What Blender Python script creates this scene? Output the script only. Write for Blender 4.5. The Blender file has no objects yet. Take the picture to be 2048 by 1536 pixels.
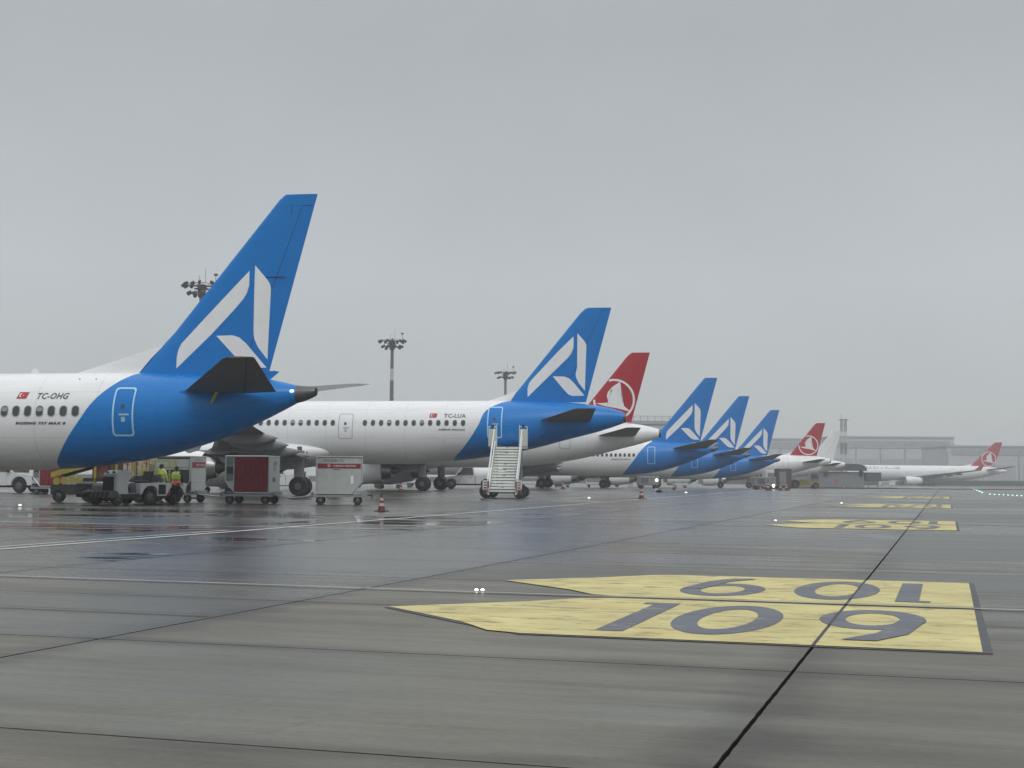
import bpy, bmesh, math, random
from mathutils import Vector, Matrix
random.seed(7)
R = math.radians
scene = bpy.context.scene
COL = scene.collection

# ---------------------------------------------------------------- camera
F, HORIZ, SLOPE, EYE = 2800.0, 951.0, 0.007, 1.35
PITCH = math.atan((HORIZ - 768) / F)
cam_d = bpy.data.cameras.new('camera'); cam = bpy.data.objects.new('camera', cam_d); COL.objects.link(cam)
cam_d.sensor_width = 36; cam_d.lens = F / 2048 * 36
cam_d.clip_start = 0.1; cam_d.clip_end = 9000
cam.matrix_world = Matrix.Translation((0, 0, EYE)) @ Matrix.Rotation(math.pi/2 + PITCH, 4, 'X') @ Matrix.Rotation(math.atan(SLOPE), 4, 'Z')
scene.camera = cam
# ---------------------------------------------------------------- world: overcast sky
SUN_EL, SUN_AZ = R(46), R(195)
w = bpy.data.worlds.new('World'); scene.world = w; w.use_nodes = True
nt = w.node_tree; nt.nodes.clear()
N = nt.nodes.new; L = nt.links.new
out = N('ShaderNodeOutputWorld'); bg = N('ShaderNodeBackground'); L(bg.outputs[0], out.inputs[0])
sky = N('ShaderNodeTexSky'); sky.sky_type = 'NISHITA'; sky.sun_disc = False
sky.sun_elevation = SUN_EL; sky.sun_rotation = SUN_AZ
tc = N('ShaderNodeTexCoord'); sep = N('ShaderNodeSeparateXYZ'); L(tc.outputs['Generated'], sep.inputs[0])
no = N('ShaderNodeTexNoise'); no.inputs['Scale'].default_value = 2.2; no.inputs['Detail'].default_value = 4; no.inputs['Roughness'].default_value = .6
mp = N('ShaderNodeMapping'); mp.inputs['Scale'].default_value = (1, 1, 1.2); L(tc.outputs['Generated'], mp.inputs[0]); L(mp.outputs[0], no.inputs[0])
rp = N('ShaderNodeValToRGB'); L(sep.outputs[2], rp.inputs[0])
cr = rp.color_ramp
cr.elements[0].position = 0.0; cr.elements[0].color = (.44, .46, .465, 1)
cr.elements[1].position = 1.0; cr.elements[1].color = (1.35, 1.37, 1.40, 1)
for p_, c_ in ((.06, (.47, .50, .505, 1)), (.14, (.51, .535, .542, 1)), (.30, (.43, .450, .457, 1)), (.42, (.46, .48, .495, 1)), (.7, (1.05, 1.07, 1.10, 1))):
    e = cr.elements.new(p_); e.color = c_
mr = N('ShaderNodeMapRange'); mr.inputs['From Min'].default_value = .3; mr.inputs['From Max'].default_value = .7
mr.inputs['To Min'].default_value = .93; mr.inputs['To Max'].default_value = 1.05; L(no.outputs[0], mr.inputs[0])
v1 = N('ShaderNodeVectorMath'); v1.operation = 'SCALE'; L(rp.outputs[0], v1.inputs[0]); L(mr.outputs[0], v1.inputs['Scale'])
v2 = N('ShaderNodeVectorMath'); v2.operation = 'SCALE'; L(sky.outputs[0], v2.inputs[0]); v2.inputs['Scale'].default_value = .012
v3 = N('ShaderNodeVectorMath'); v3.operation = 'ADD'; L(v1.outputs[0], v3.inputs[0]); L(v2.outputs[0], v3.inputs[1])
L(v3.outputs[0], bg.inputs[0]); bg.inputs[1].default_value = 1.0
sd = bpy.data.lights.new('sun', 'SUN'); sd.energy = .8; sd.angle = R(25); sd.color = (1, .97, .93)
sun = bpy.data.objects.new('sun', sd); COL.objects.link(sun)
sun.rotation_euler = (R(90) - SUN_EL, 0, R(15))
vs = scene.view_settings; vs.view_transform = 'Standard'; vs.look = 'None'; vs.gamma = 1; vs.exposure = -0.09
scene.render.engine = 'CYCLES'
scene.cycles.volume_bounces = 1; scene.cycles.max_bounces = 8; scene.cycles.transparent_max_bounces = 12
scene.render.resolution_x, scene.render.resolution_y = 1024, 768

# ---------------------------------------------------------------- materials
MATS = {}
def mat(name, col, rough=.5, metal=0, noise=.0, nscale=3, spec=.5, emis=None, alpha=None, coat=0, noise_vec=(1, 1, 1)):
    if name in MATS: return MATS[name]
    m = bpy.data.materials.new(name); m.use_nodes = True; t = m.node_tree
    b = t.nodes['Principled BSDF']
    b.inputs['Base Color'].default_value = (*col, 1); b.inputs['Roughness'].default_value = rough
    b.inputs['Metallic'].default_value = metal; b.inputs['Specular IOR Level'].default_value = spec
    b.inputs['Coat Weight'].default_value = coat
    if noise > 0:
        c = t.nodes.new('ShaderNodeTexCoord'); mm = t.nodes.new('ShaderNodeMapping'); mm.inputs['Scale'].default_value = noise_vec
        n = t.nodes.new('ShaderNodeTexNoise'); n.inputs['Scale'].default_value = nscale; n.inputs['Detail'].default_value = 6; n.inputs['Roughness'].default_value = .65
        t.links.new(c.outputs['Object'], mm.inputs[0]); t.links.new(mm.outputs[0], n.inputs[0])
        mx = t.nodes.new('ShaderNodeMapRange'); mx.inputs['From Min'].default_value = .25; mx.inputs['From Max'].default_value = .75
        mx.inputs['To Min'].default_value = 1 - noise; mx.inputs['To Max'].default_value = 1 + noise * .5
        t.links.new(n.outputs[0], mx.inputs[0])
        v = t.nodes.new('ShaderNodeVectorMath'); v.operation = 'SCALE'; v.inputs[0].default_value = col
        t.links.new(mx.outputs[0], v.inputs['Scale']); t.links.new(v.outputs[0], b.inputs['Base Color'])
        r2 = t.nodes.new('ShaderNodeMapRange'); r2.inputs['To Min'].default_value = max(.02, rough - .12); r2.inputs['To Max'].default_value = min(1, rough + .15)
        t.links.new(n.outputs[0], r2.inputs[0]); t.links.new(r2.outputs[0], b.inputs['Roughness'])
    if emis: b.inputs['Emission Color'].default_value = (*emis[:3], 1); b.inputs['Emission Strength'].default_value = emis[3]
    MATS[name] = m; return m
WHITE = (.80, .81, .81); BLUE = (.001, .185, .56); RED = (.40, .008, .02)
M_white = mat('white_aircraft_paint', WHITE, .3, noise=.08, nscale=1.3, noise_vec=(.5, 1, 2.5))
M_blue = mat('blue_aircraft_paint', BLUE, .32, spec=.3, noise=.12, nscale=1.1, noise_vec=(.5, 1, 2))
M_blue2 = mat('blue_rudder_light_tint', (.002, .182, .56), .34, noise=.10, nscale=1.1, spec=.3)  # same fin blue, its tint meant for light on the angled rudder
M_red = mat('red_aircraft_paint', RED, .35, noise=.1, nscale=1)
M_logo = mat('white_livery_paint', (.82, .83, .83), .35, noise=.07, nscale=1.5)
M_wing = mat('grey_wing_paint', (.22, .235, .24), .38, noise=.18, nscale=1.2, noise_vec=(2, .4, 1))
M_stab = mat('grey_tailplane_paint', (.15, .155, .15), .5, noise=.2, nscale=1.0, noise_vec=(1.5, .5, 1))
M_metal = mat('bare_metal', (.42, .42, .42), .3, 1, noise=.25, nscale=4)
M_dkmetal = mat('dark_exhaust_metal', (.12, .115, .11), .4, .8, noise=.3, nscale=4)
M_black = mat('black_rubber', (.018, .018, .02), .7, noise=.3, nscale=8)
M_dark = mat('dark_steel', (.045, .047, .05), .55, .3, noise=.3, nscale=5)
M_glass = mat('dark_window_glass', (.055, .06, .065), .2)
M_text = mat('dark_lettering_paint', (.06, .07, .075), .4)
M_line = mat('pale_blue_door_outline_paint', (.42, .66, .86), .4)
M_gline = mat('grey_door_seam', (.30, .31, .32), .5)
M_wpaint = mat('white_vehicle_paint', (.66, .68, .68), .35, noise=.18, nscale=2.5)
M_uld = mat('dull_aluminium_sheet', (.43, .47, .46), .42, .25, noise=.22, nscale=2.2)
M_uldw = mat('off_white_container_panel', (.46, .49, .47), .5, noise=.18, nscale=3)
M_curt = mat('crimson_curtain_fabric', (.175, .012, .022), .75, noise=.3, nscale=2.5, noise_vec=(3, 1, .5))
M_yel = mat('yellow_green_machine_paint', (.42, .37, .07), .5, noise=.3, nscale=4)
M_orange = mat('orange_plastic', (.15, .03, .022), .55, noise=.25, nscale=6)
M_grey = mat('mid_grey_paint', (.22, .23, .24), .5, noise=.2, nscale=3)
M_grim = mat('wheel_rim_grey', (.13, .135, .14), .45, .4)
M_lamp = mat('lit_lamp', (1, 1, 1), .3, emis=(1, .97, .9, 9))
M_green = mat('green_taxi_light', (.4, 1, .8), .3, emis=(.35, 1, .75, 2.2))
M_steel = mat('galvanised_steel', (.30, .32, .34), .45, .5, noise=.2, nscale=3)

def fus_mat(name, fwd, aft, curve):
    """two paint colours meeting along a swept boundary x = curve(z)"""
    m = mat(name, fwd, .28, noise=.07, nscale=1.2, noise_vec=(.5, 1, 2.5))
    if curve is None and name in MATS and m.get('done'): return m
    if m.get('done'): return m
    m['done'] = 1
    if curve: m.node_tree.nodes['Principled BSDF'].inputs['Specular IOR Level'].default_value = .36
    t = m.node_tree; b = t.nodes['Principled BSDF']; NN = t.nodes.new; LL = t.links.new
    sc = [n for n in t.nodes if n.type == 'VECT_MATH'][0]
    tcn = [n for n in t.nodes if n.type == 'TEX_COORD'][0]
    sp = NN('ShaderNodeSeparateXYZ'); LL(tcn.outputs['Object'], sp.inputs[0])
    if curve:
        z0, z1, x0, x1 = 1.0, 7.0, -14.0, -4.0
        a = NN('ShaderNodeMapRange'); a.inputs['From Min'].default_value = z0; a.inputs['From Max'].default_value = z1; LL(sp.outputs[2], a.inputs[0])
        fc = NN('ShaderNodeFloatCurve'); c = fc.mapping.curves[0]
        pts = [((z - z0) / (z1 - z0), (x - x0) / (x1 - x0)) for z, x in curve]
        c.points[0].location = pts[0]; c.points[1].location = pts[-1]
        for p in pts[1:-1]: c.points.new(*p)
        fc.mapping.update(); LL(a.outputs[0], fc.inputs['Value'])
        bx = NN('ShaderNodeMapRange'); bx.inputs['From Min'].default_value = x0; bx.inputs['From Max'].default_value = x1; LL(sp.outputs[0], bx.inputs[0])
        g = NN('ShaderNodeMath'); g.operation = 'GREATER_THAN'; LL(bx.outputs[0], g.inputs[0]); LL(fc.outputs[0], g.inputs[1])
        mx = NN('ShaderNodeMix'); mx.data_type = 'RGBA'; mx.inputs[6].default_value = (*fwd, 1); mx.inputs[7].default_value = (*aft, 1)
        LL(g.outputs[0], mx.inputs[0]); LL(mx.outputs[2], sc.inputs[0])
    # skin panel seams
    def seam(sock, period, wdt, shift=0.0):
        ad = NN('ShaderNodeMath'); ad.operation = 'ADD'; ad.inputs[1].default_value = 100 + shift; LL(sock, ad.inputs[0])
        mo = NN('ShaderNodeMath'); mo.operation = 'MODULO'; mo.inputs[1].default_value = period; LL(ad.outputs[0], mo.inputs[0])
        lt = NN('ShaderNodeMath'); lt.operation = 'LESS_THAN'; lt.inputs[1].default_value = wdt * 1.5; LL(mo.outputs[0], lt.inputs[0]); return lt.outputs[0]
    s1 = seam(sp.outputs[0], 2.54, .014); s2 = seam(sp.outputs[2], .92, .01, .33)
    mxx = NN('ShaderNodeMath'); mxx.operation = 'MAXIMUM'; LL(s1, mxx.inputs[0]); LL(s2, mxx.inputs[1])
    sc2 = NN('ShaderNodeMapRange'); sc2.inputs['To Min'].default_value = 1; sc2.inputs['To Max'].default_value = .74; LL(mxx.outputs[0], sc2.inputs[0])
    vv = NN('ShaderNodeVectorMath'); vv.operation = 'SCALE'; LL(sc.outputs[0], vv.inputs[0]); LL(sc2.outputs[0], vv.inputs['Scale']); LL(vv.outputs[0], b.inputs['Base Color'])
    return m

# ---------------------------------------------------------------- object helpers
def tag(o, label=None, cat=None, group=None, kind=None):
    for k, v in (('label', label), ('category', cat), ('group', group), ('kind', kind)):
        if v: o[k] = v
    return o
def empty(name, loc, rz=0, **kw):
    o = bpy.data.objects.new(name, None); COL.objects.link(o); o.location = loc; o.rotation_euler = (0, 0, rz); o.empty_display_size = .5
    return tag(o, **kw)
def link(name, me, parent=None, loc=None):
    o = bpy.data.objects.new(name, me); COL.objects.link(o)
    if parent: o.parent = parent
    if loc: o.location = loc
    return o
def copy_tree(o, parent=None):
    c = o.copy(); COL.objects.link(c); c.parent = parent
    for ch in [k for k in bpy.data.objects if k.parent == o]: copy_tree(ch, c)
    return c

class MB:
    def __init__(s): s.v = []; s.f = []; s.m = []; s.mi = 0
    def add(s, vs_, fs_):
        o = len(s.v); s.v += [tuple(p) for p in vs_]
        for f in fs_: s.f.append([i + o for i in f]); s.m.append(s.mi)
        return s
    def mat(s, i): s.mi = i; return s
    def box(s, x0, x1, y0, y1, z0, z1, c=.0):
        if c <= 0:
            s.add([(x, y, z) for z in (z0, z1) for y in (y0, y1) for x in (x0, x1)],
                  [(0, 2, 3, 1), (4, 5, 7, 6), (0, 1, 5, 4), (2, 6, 7, 3), (0, 4, 6, 2), (1, 3, 7, 5)]); return s
        # chamfered box
        rings = []
        for z, k in ((z0, c), (z0 + c, 0), (z1 - c, 0), (z1, c)):
            X0, X1, Y0, Y1 = x0 + k, x1 - k, y0 + k, y1 - k
            rings.append([(X0 + c, Y0, z), (X1 - c, Y0, z), (X1, Y0 + c, z), (X1, Y1 - c, z), (X1 - c, Y1, z), (X0 + c, Y1, z), (X0, Y1 - c, z), (X0, Y0 + c, z)])
        return s.loft(rings)
    def obox(s, c, sz, M=None, rz=0):
        """oriented box"""
        Mx = Matrix.Translation(c) @ (M or Matrix.Rotation(rz, 4, 'Z'))
        a, b, d = sz[0] / 2, sz[1] / 2, sz[2] / 2
        s.add([Mx @ Vector((x, y, z)) for z in (-d, d) for y in (-b, b) for x in (-a, a)],
              [(0, 2, 3, 1), (4, 5, 7, 6), (0, 1, 5, 4), (2, 6, 7, 3), (0, 4, 6, 2), (1, 3, 7, 5)]); return s
    def loft(s, rings, caps=True, close=True):
        o = len(s.v); n = len(rings[0])
        for r in rings: s.v += [tuple(p) for p in r]
        for i in range(len(rings) - 1):
            for j in range(n if close else n - 1):
                k = (j + 1) % n
                s.f.append([o + i*n + j, o + i*n + k, o + (i+1)*n + k, o + (i+1)*n + j]); s.m.append(s.mi)
        if caps:
            s.f.append([o + j for j in range(n)][::-1]); s.m.append(s.mi)
            q = o + (len(rings) - 1) * n; s.f.append([q + j for j in range(n)]); s.m.append(s.mi)
        return s
    def tube(s, p0, p1, r0, r1=None, n=8):
        r1 = r0 if r1 is None else r1
        p0, p1 = Vector(p0), Vector(p1); d = (p1 - p0).normalized()
        u = d.orthogonal().normalized(); w_ = d.cross(u)
        return s.loft([[p + (u * math.cos(2*math.pi*i/n) + w_ * math.sin(2*math.pi*i/n)) * r for i in range(n)] for p, r in ((p0, r0), (p1, r1))])
    def lathe(s, prof, c, ax='Y', n=20):
        """prof: (r, h) list revolved round axis ax through c"""
        rings = []
        for r, h in prof:
            ring = []
            for i in range(n):
                a = 2 * math.pi * i / n; p, q = r * math.cos(a), r * math.sin(a)
                ring.append({'Y': (c[0] + p, c[1] + h, c[2] + q), 'X': (c[0] + h, c[1] + p, c[2] + q), 'Z': (c[0] + p, c[1] + q, c[2] + h)}[ax])
            rings.append(ring)
        return s.loft(rings)
    def prism(s, poly, y0, y1):
        """x,z polygon extruded in y"""
        n = len(poly); s.add([(x, y0, z) for x, z in poly] + [(x, y1, z) for x, z in poly],
            [list(range(n)), list(range(n, 2*n))[::-1]] + [[i, i + n, (i + 1) % n + n, (i + 1) % n] for i in range(n)]); return s
    def build(s, name, mats, parent=None, smooth=35, bevel=0, loc=None):
        me = bpy.data.meshes.new(name); me.from_pydata(s.v, [], s.f)
        for m in (mats if isinstance(mats, (list, tuple)) else [mats]): me.materials.append(m)
        me.polygons.foreach_set('material_index', s.m)
        bm = bmesh.new(); bm.from_mesh(me); bmesh.ops.recalc_face_normals(bm, faces=bm.faces)
        if bevel: bmesh.ops.bevel(bm, geom=[e for e in bm.edges if e.is_manifold and e.calc_face_angle(0) > .6], offset=bevel, segments=2, affect='EDGES')
        bm.to_mesh(me); bm.free()
        if smooth: me.shade_smooth(); me.set_sharp_from_angle(angle=R(smooth))
        return link(name, me, parent, loc)

def rrect(w_, h_, r, n=4, skew=0):
    pts = []
    for cx, cy, a0 in ((w_/2-r, h_/2-r, 0), (-w_/2+r, h_/2-r, 90), (-w_/2+r, -h_/2+r, 180), (w_/2-r, -h_/2+r, 270)):
        for i in range(n + 1):
            a = R(a0 + 90 * i / n); x, y = cx + r * math.cos(a), cy + r * math.sin(a); pts.append((x + skew * y, y))
    return pts
def poly_bm(polys, cutx=.5, cutz=.25):
    bm = bmesh.new()
    for poly in polys:
        f = bm.faces.new([bm.verts.new((x, 0, z)) for x, z in poly])
    bmesh.ops.triangulate(bm, faces=bm.faces[:])
    if bm.verts:
        xs = [v.co.x for v in bm.verts]; zs = [v.co.z for v in bm.verts]
        k = math.floor(min(xs) / cutx) * cutx
        while k < max(xs):
            bmesh.ops.bisect_plane(bm, geom=bm.verts[:] + bm.edges[:] + bm.faces[:], plane_co=(k, 0, 0), plane_no=(1, 0, 0)); k += cutx
        k = math.floor(min(zs) / cutz) * cutz
        while k < max(zs):
            bmesh.ops.bisect_plane(bm, geom=bm.verts[:] + bm.edges[:] + bm.faces[:], plane_co=(0, 0, k), plane_no=(0, 0, 1)); k += cutz
    return bm
def decal(name, polys, yfun, m, parent, both=None, cut=(.5, .25)):
    """paint shapes laid on a curved skin; yfun(x,z) gives the skin's y; both adds the mirrored side"""
    if both is not None: decal(name, polys, both, m, parent, None, cut); both = None
    bm = poly_bm(polys, *cut)
    if both is not None:
        g = bmesh.ops.duplicate(bm, geom=bm.verts[:] + bm.edges[:] + bm.faces[:])
        dup = {v for v in g['geom'] if isinstance(v, bmesh.types.BMVert)}
    else: dup = set()
    for v in bm.verts:
        v.co.y = (both if v in dup else yfun)(v.co.x, v.co.z)
    me = bpy.data.meshes.new(name); bm.to_mesh(me); bm.free(); me.materials.append(m)
    me.shade_smooth()
    return link(name, me, parent)
def ring_poly(outer, inner):
    """frame polygons between two same-length outlines"""
    n = len(outer); return [[outer[i], outer[(i+1) % n], inner[(i+1) % n], inner[i]] for i in range(n)]
def text_mesh(txt, size=1, shear=0, space=1.0, bold=0):
    c = bpy.data.curves.new('t', 'FONT'); c.body = txt; c.size = size; c.shear = shear; c.space_character = space; c.offset = bold; c.resolution_u = 2
    o = bpy.data.objects.new('t', c); COL.objects.link(o)
    bpy.context.view_layer.update()
    dg = bpy.context.evaluated_depsgraph_get(); me = bpy.data.meshes.new_from_object(o.evaluated_get(dg)); 
    bpy.data.objects.remove(o); bpy.data.curves.remove(c)
    return me
def text_on(name, txt, fn, m, parent, w_=None, h_=None, shear=0, space=1.0, bold=0):
    """text fitted to a w x h box (lower left at 0,0), each vertex placed by fn(x, z)"""
    me = text_mesh(txt, 1, shear, space, bold)
    xs = [v.co.x for v in me.vertices]; ys = [v.co.y for v in me.vertices]
    x0, x1, y0, y1 = min(xs), max(xs), min(ys), max(ys)
    sy = (h_ / (y1 - y0)) if h_ else 1; sx = (w_ / (x1 - x0)) if w_ else sy
    for v in me.vertices: v.co = fn((v.co.x - x0) * sx, (v.co.y - y0) * sy)
    me.materials.clear(); me.materials.append(m); me.name = name
    return link(name, me, parent)

# ---------------------------------------------------------------- ground profile and row frame
def dip(Y):
    P_ = [(-9999, 0), (150, 0), (232, -.5), (330, -1.2), (600, -1.7), (9999, -1.7)]
    for (a, b), (c, d) in zip(P_, P_[1:]):
        if a <= Y <= c: return b + (d - b) * (Y - a) / (c - a)
TH = R(17.2877); cT, sT = math.cos(TH), math.sin(TH)
def row2w(x, y): return (x * cT + y * sT, -x * sT + y * cT)
def ray(u, v):
    a = (u - 1024) / F; b = (768 - v) / F; ro = math.atan(SLOPE)
    a, b = a * math.cos(ro) - b * math.sin(ro), a * math.sin(ro) + b * math.cos(ro)
    return Vector((a, math.cos(PITCH) - b * math.sin(PITCH), math.sin(PITCH) + b * math.cos(PITCH)))
def gnd(u, v):
    d = ray(u, v); t = -EYE / d.z; Y = d.y * t
    for _ in range(6):
        t = (dip(min(Y, 3000)) - EYE) / d.z; Y = d.y * t
    return Vector((d.x * t, d.y * t, 0))
def at(u, v, Y):
    d = ray(u, v); return Vector((0, 0, EYE)) + d * (Y / d.y)

def ground_mat(name, taxi=False):
    m = bpy.data.materials.new(name); m.use_nodes = True; t = m.node_tree; NN = t.nodes.new; LL = t.links.new
    b = t.nodes['Principled BSDF']
    c = NN('ShaderNodeTexCoord'); sp = NN('ShaderNodeSeparateXYZ'); LL(c.outputs['Object'], sp.inputs[0])
    def M(op, a, b_=None, c_=None):
        n = NN('ShaderNodeMath'); n.operation = op
        for i, s in enumerate((a, b_, c_)):
            if s is None: continue
            if isinstance(s, (int, float)): n.inputs[i].default_value = s
            else: LL(s, n.inputs[i])
        return n.outputs[0]
    def NOI(scale, vec, det=5, ro=.6):
        mm = NN('ShaderNodeMapping'); mm.inputs['Scale'].default_value = vec; LL(c.outputs['Object'], mm.inputs[0])
        n = NN('ShaderNodeTexNoise'); n.inputs['Scale'].default_value = scale; n.inputs['Detail'].default_value = det; n.inputs['Roughness'].default_value = ro
        LL(mm.outputs[0], n.inputs[0]); return n.outputs[0]
    def MR(s, a0, a1, b0, b1, sm=False):
        n = NN('ShaderNodeMapRange'); n.interpolation_type = 'SMOOTHSTEP' if sm else 'LINEAR'
        for i, k in enumerate((a0, a1, b0, b1)):
            n.inputs[1 + i].default_value = k
        LL(s, n.inputs[0]); return n.outputs[0]
    X, Y = sp.outputs[0], sp.outputs[1]
    big = NOI(.12, (1, 1, 1), 5); mid = NOI(.9, (.45, 1.3, 1), 6); streak = NOI(1.0, (.22, 5.5, 1), 5, .7); fine = NOI(28, (.5, 1, 1), 4, .7)
    streak2 = NOI(1.0, (.09, 2.0, 1), 6, .65)
    # slabs
    xs = M('DIVIDE', M('ADD', X, 1.05 + 556), 5.56); ys = M('DIVIDE', M('ADD', Y, 363.0 - 6.37), 3.63)
    fx = M('FRACT', xs); fy = M('FRACT', ys)
    cmb = NN('ShaderNodeCombineXYZ'); LL(M('FLOOR', xs), cmb.inputs[0]); LL(M('FLOOR', ys), cmb.inputs[1])
    wn = NN('ShaderNodeTexWhiteNoise'); wn.noise_dimensions = '2D'; LL(cmb.outputs[0], wn.inputs['Vector']); slab = wn.outputs['Value']
    dx = M('MULTIPLY', M('MINIMUM', fx, M('SUBTRACT', 1, fx)), 5.56); dy = M('MULTIPLY', M('MINIMUM', fy, M('SUBTRACT', 1, fy)), 3.63)
    wig = M('MULTIPLY', M('SUBTRACT', NOI(6, (1, 1, 1), 3), .5), .016)
    jx = M('LESS_THAN', M('ADD', dx, wig), .0135); jy = M('LESS_THAN', M('ADD', dy, wig), .0115)
    vo = NN('ShaderNodeTexVoronoi'); vo.feature = 'DISTANCE_TO_EDGE'; vo.inputs['Scale'].default_value = .16
    mmv = NN('ShaderNodeMapping'); mmv.inputs['Scale'].default_value = (.6, 1.3, 1); LL(c.outputs['Object'], mmv.inputs[0])
    adv = NN('ShaderNodeVectorMath'); adv.operation = 'ADD'; wv_ = NN('ShaderNodeTexNoise'); wv_.inputs['Scale'].default_value = 1.1; wv_.inputs['Detail'].default_value = 6; LL(c.outputs['Object'], wv_.inputs[0])
    LL(mmv.outputs[0], adv.inputs[0]); LL(wv_.outputs['Color'], adv.inputs[1]); LL(adv.outputs[0], vo.inputs['Vector'])
    crack = M('MULTIPLY', M('LESS_THAN', vo.outputs['Distance'], .0022), M('GREATER_THAN', mid, .52))
    joint = M('MAXIMUM', M('MAXIMUM', jx, M('MULTIPLY', jy, .9)), M('MULTIPLY', crack, .12))
    spots = MR(NOI(3.2, (.35, 1.6, 1), 4, .75), .66, .74, 1, .62, True)
    stain = MR(M('ADD', dx, M('MULTIPLY', M('SUBTRACT', mid, .5), .8)), 0, .45, .60, 1, True)
    # wetness: strips where the slabs have settled hold more water
    strip = M('MULTIPLY', M('GREATER_THAN', X, -12.2), M('LESS_THAN', X, -6.56))
    strip3 = M('LESS_THAN', X, -12.2)
    far = MR(Y, 8, 26, 0, .20)
    wv = M('ADD', M('ADD', M('ADD', M('MULTIPLY', big, .55), M('MULTIPLY', mid, .28)), M('MULTIPLY', streak2, .35)),
           M('ADD', M('ADD', M('MULTIPLY', strip, .10), M('MULTIPLY', strip3, .05)), M('ADD', far, M('MULTIPLY', M('SUBTRACT', slab, .5), .26))))
    wet = MR(wv, .60, .82, 0, 1, True)
    pud = M('MULTIPLY', MR(wv, .84, .91, 0, 1, True), M('MULTIPLY', MR(M('ADD', strip3, M('MULTIPLY', strip, .25)), 0, 1, .0, 1), MR(Y, 42, 58, 1, 0)))
    tone = M('MULTIPLY', M('MULTIPLY', MR(mid, .28, .72, .66, 1.26), MR(streak, .28, .72, .84, 1.14)), M('MULTIPLY', MR(slab, 0, 1, .55, 1.45), MR(fine, .3, .7, .84, 1.16)))
    tone = M('MULTIPLY', tone, M('MULTIPLY', stain, MR(big, .3, .7, .78, 1.18)))
    tone = M('MULTIPLY', M('MULTIPLY', tone, MR(streak2, .35, .68, .80, 1.2)), MR(M('GREATER_THAN', X, -1.05), 0, 1, 1, .82))
    tone = M('MULTIPLY', M('MULTIPLY', tone, spots), MR(wet, 0, 1, 1, .42))
    tone = M('MULTIPLY', M('MULTIPLY', tone, MR(M('ADD', dy, M('MULTIPLY', M('SUBTRACT', mid, .5), .5)), 0, .3, .72, 1, True)), MR(joint, 0, 1, 1, .15))
    mx = NN('ShaderNodeMix'); mx.data_type = 'RGBA'
    a_, b2 = ((.172, .154, .108), (.128, .130, .108)) if not taxi else ((.10, .108, .10), (.12, .13, .125))
    mx.inputs[6].default_value = (*a_, 1); mx.inputs[7].default_value = (*b2, 1); LL(MR(M('ADD', M('MULTIPLY', big, .6), M('MULTIPLY', slab, .4)), .3, .7, 0, 1), mx.inputs[0])
    v = NN('ShaderNodeVectorMath'); v.operation = 'SCALE'; LL(mx.outputs[2], v.inputs[0]); LL(tone, v.inputs['Scale']); LL(v.outputs[0], b.inputs['Base Color'])
    ro = M('ADD', MR(wet, 0, 1, .43, .22), M('ADD', M('MULTIPLY', M('SUBTRACT', streak, .5), .18), M('MULTIPLY', M('SUBTRACT', slab, .5), .24)))
    ro = M('MULTIPLY', M('MAXIMUM', ro, .1), MR(pud, 0, 1, 1, .10))
    LL(M('MAXIMUM', ro, joint), b.inputs['Roughness'])
    LL(M('MULTIPLY', MR(joint, 0, 1, 1, 0), MR(wet, 0, 1, .30, .72)), b.inputs['Specular IOR Level'])
    bp = NN('ShaderNodeBump'); bp.inputs['Distance'].default_value = .02
    LL(M('ADD', M('ADD', fine, M('MULTIPLY', joint, -1.5)), M('MULTIPLY', streak, .25)), bp.inputs['Height'])
    LL(MR(pud, 0, 1, .35, .0), bp.inputs['Strength']); LL(bp.outputs[0], b.inputs['Normal'])
    return m

def sheet(name, xs, ys, m, dz=0.0, kind='structure', clip=None):
    vs_, fs_ = [], []
    for y in ys:
        for x in xs:
            W = row2w(x, y); vs_.append((x, y, dip(W[1]) + dz))
    n = len(xs)
    for j in range(len(ys) - 1):
        for i in range(n - 1): fs_.append((j*n+i, j*n+i+1, (j+1)*n+i+1, (j+1)*n+i))
    me = bpy.data.meshes.new(name); me.from_pydata(vs_, [], fs_); me.materials.append(m)
    o = link(name, me); o.rotation_euler = (0, 0, -TH); tag(o, kind=kind); return o
XS = [-2500, -1500, -1000, -700] + list(range(-500, 501, 20)) + [700, 1000, 1500, 2500]
YS = [-60] + list(range(0, 641, 20)) + [800, 1100, 1500, 2200, 3500]
apron = sheet('apron', XS, YS, ground_mat('wet_concrete_slabs'))
sheet('taxiway', [i for i in range(20, 501, 20)] + [700, 1000, 1500], [y for y in range(120, 641, 20)] + [800, 1100, 1500], ground_mat('wet_asphalt', True), .03)

def flat_polys(name, polys, m, dz, row=True, **kw):
    """painted shapes on the apron, in row coordinates"""
    bm = bmesh.new()
    for p in polys: bm.faces.new([bm.verts.new((x, y, 0)) for x, y in p])
    bmesh.ops.triangulate(bm, faces=bm.faces[:])
    me = bpy.data.meshes.new(name); bm.to_mesh(me); bm.free(); me.materials.append(m)
    for f in me.polygons:
        pass
    o = link(name, me); o.rotation_euler = (0, 0, -TH); o.location.z = dz
    # face up
    import itertools
    bm = bmesh.new(); bm.from_mesh(me)
    for f in bm.faces:
        if f.normal.z < 0: f.normal_flip()
    bm.to_mesh(me); bm.free()
    return tag(o, **kw)

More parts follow.
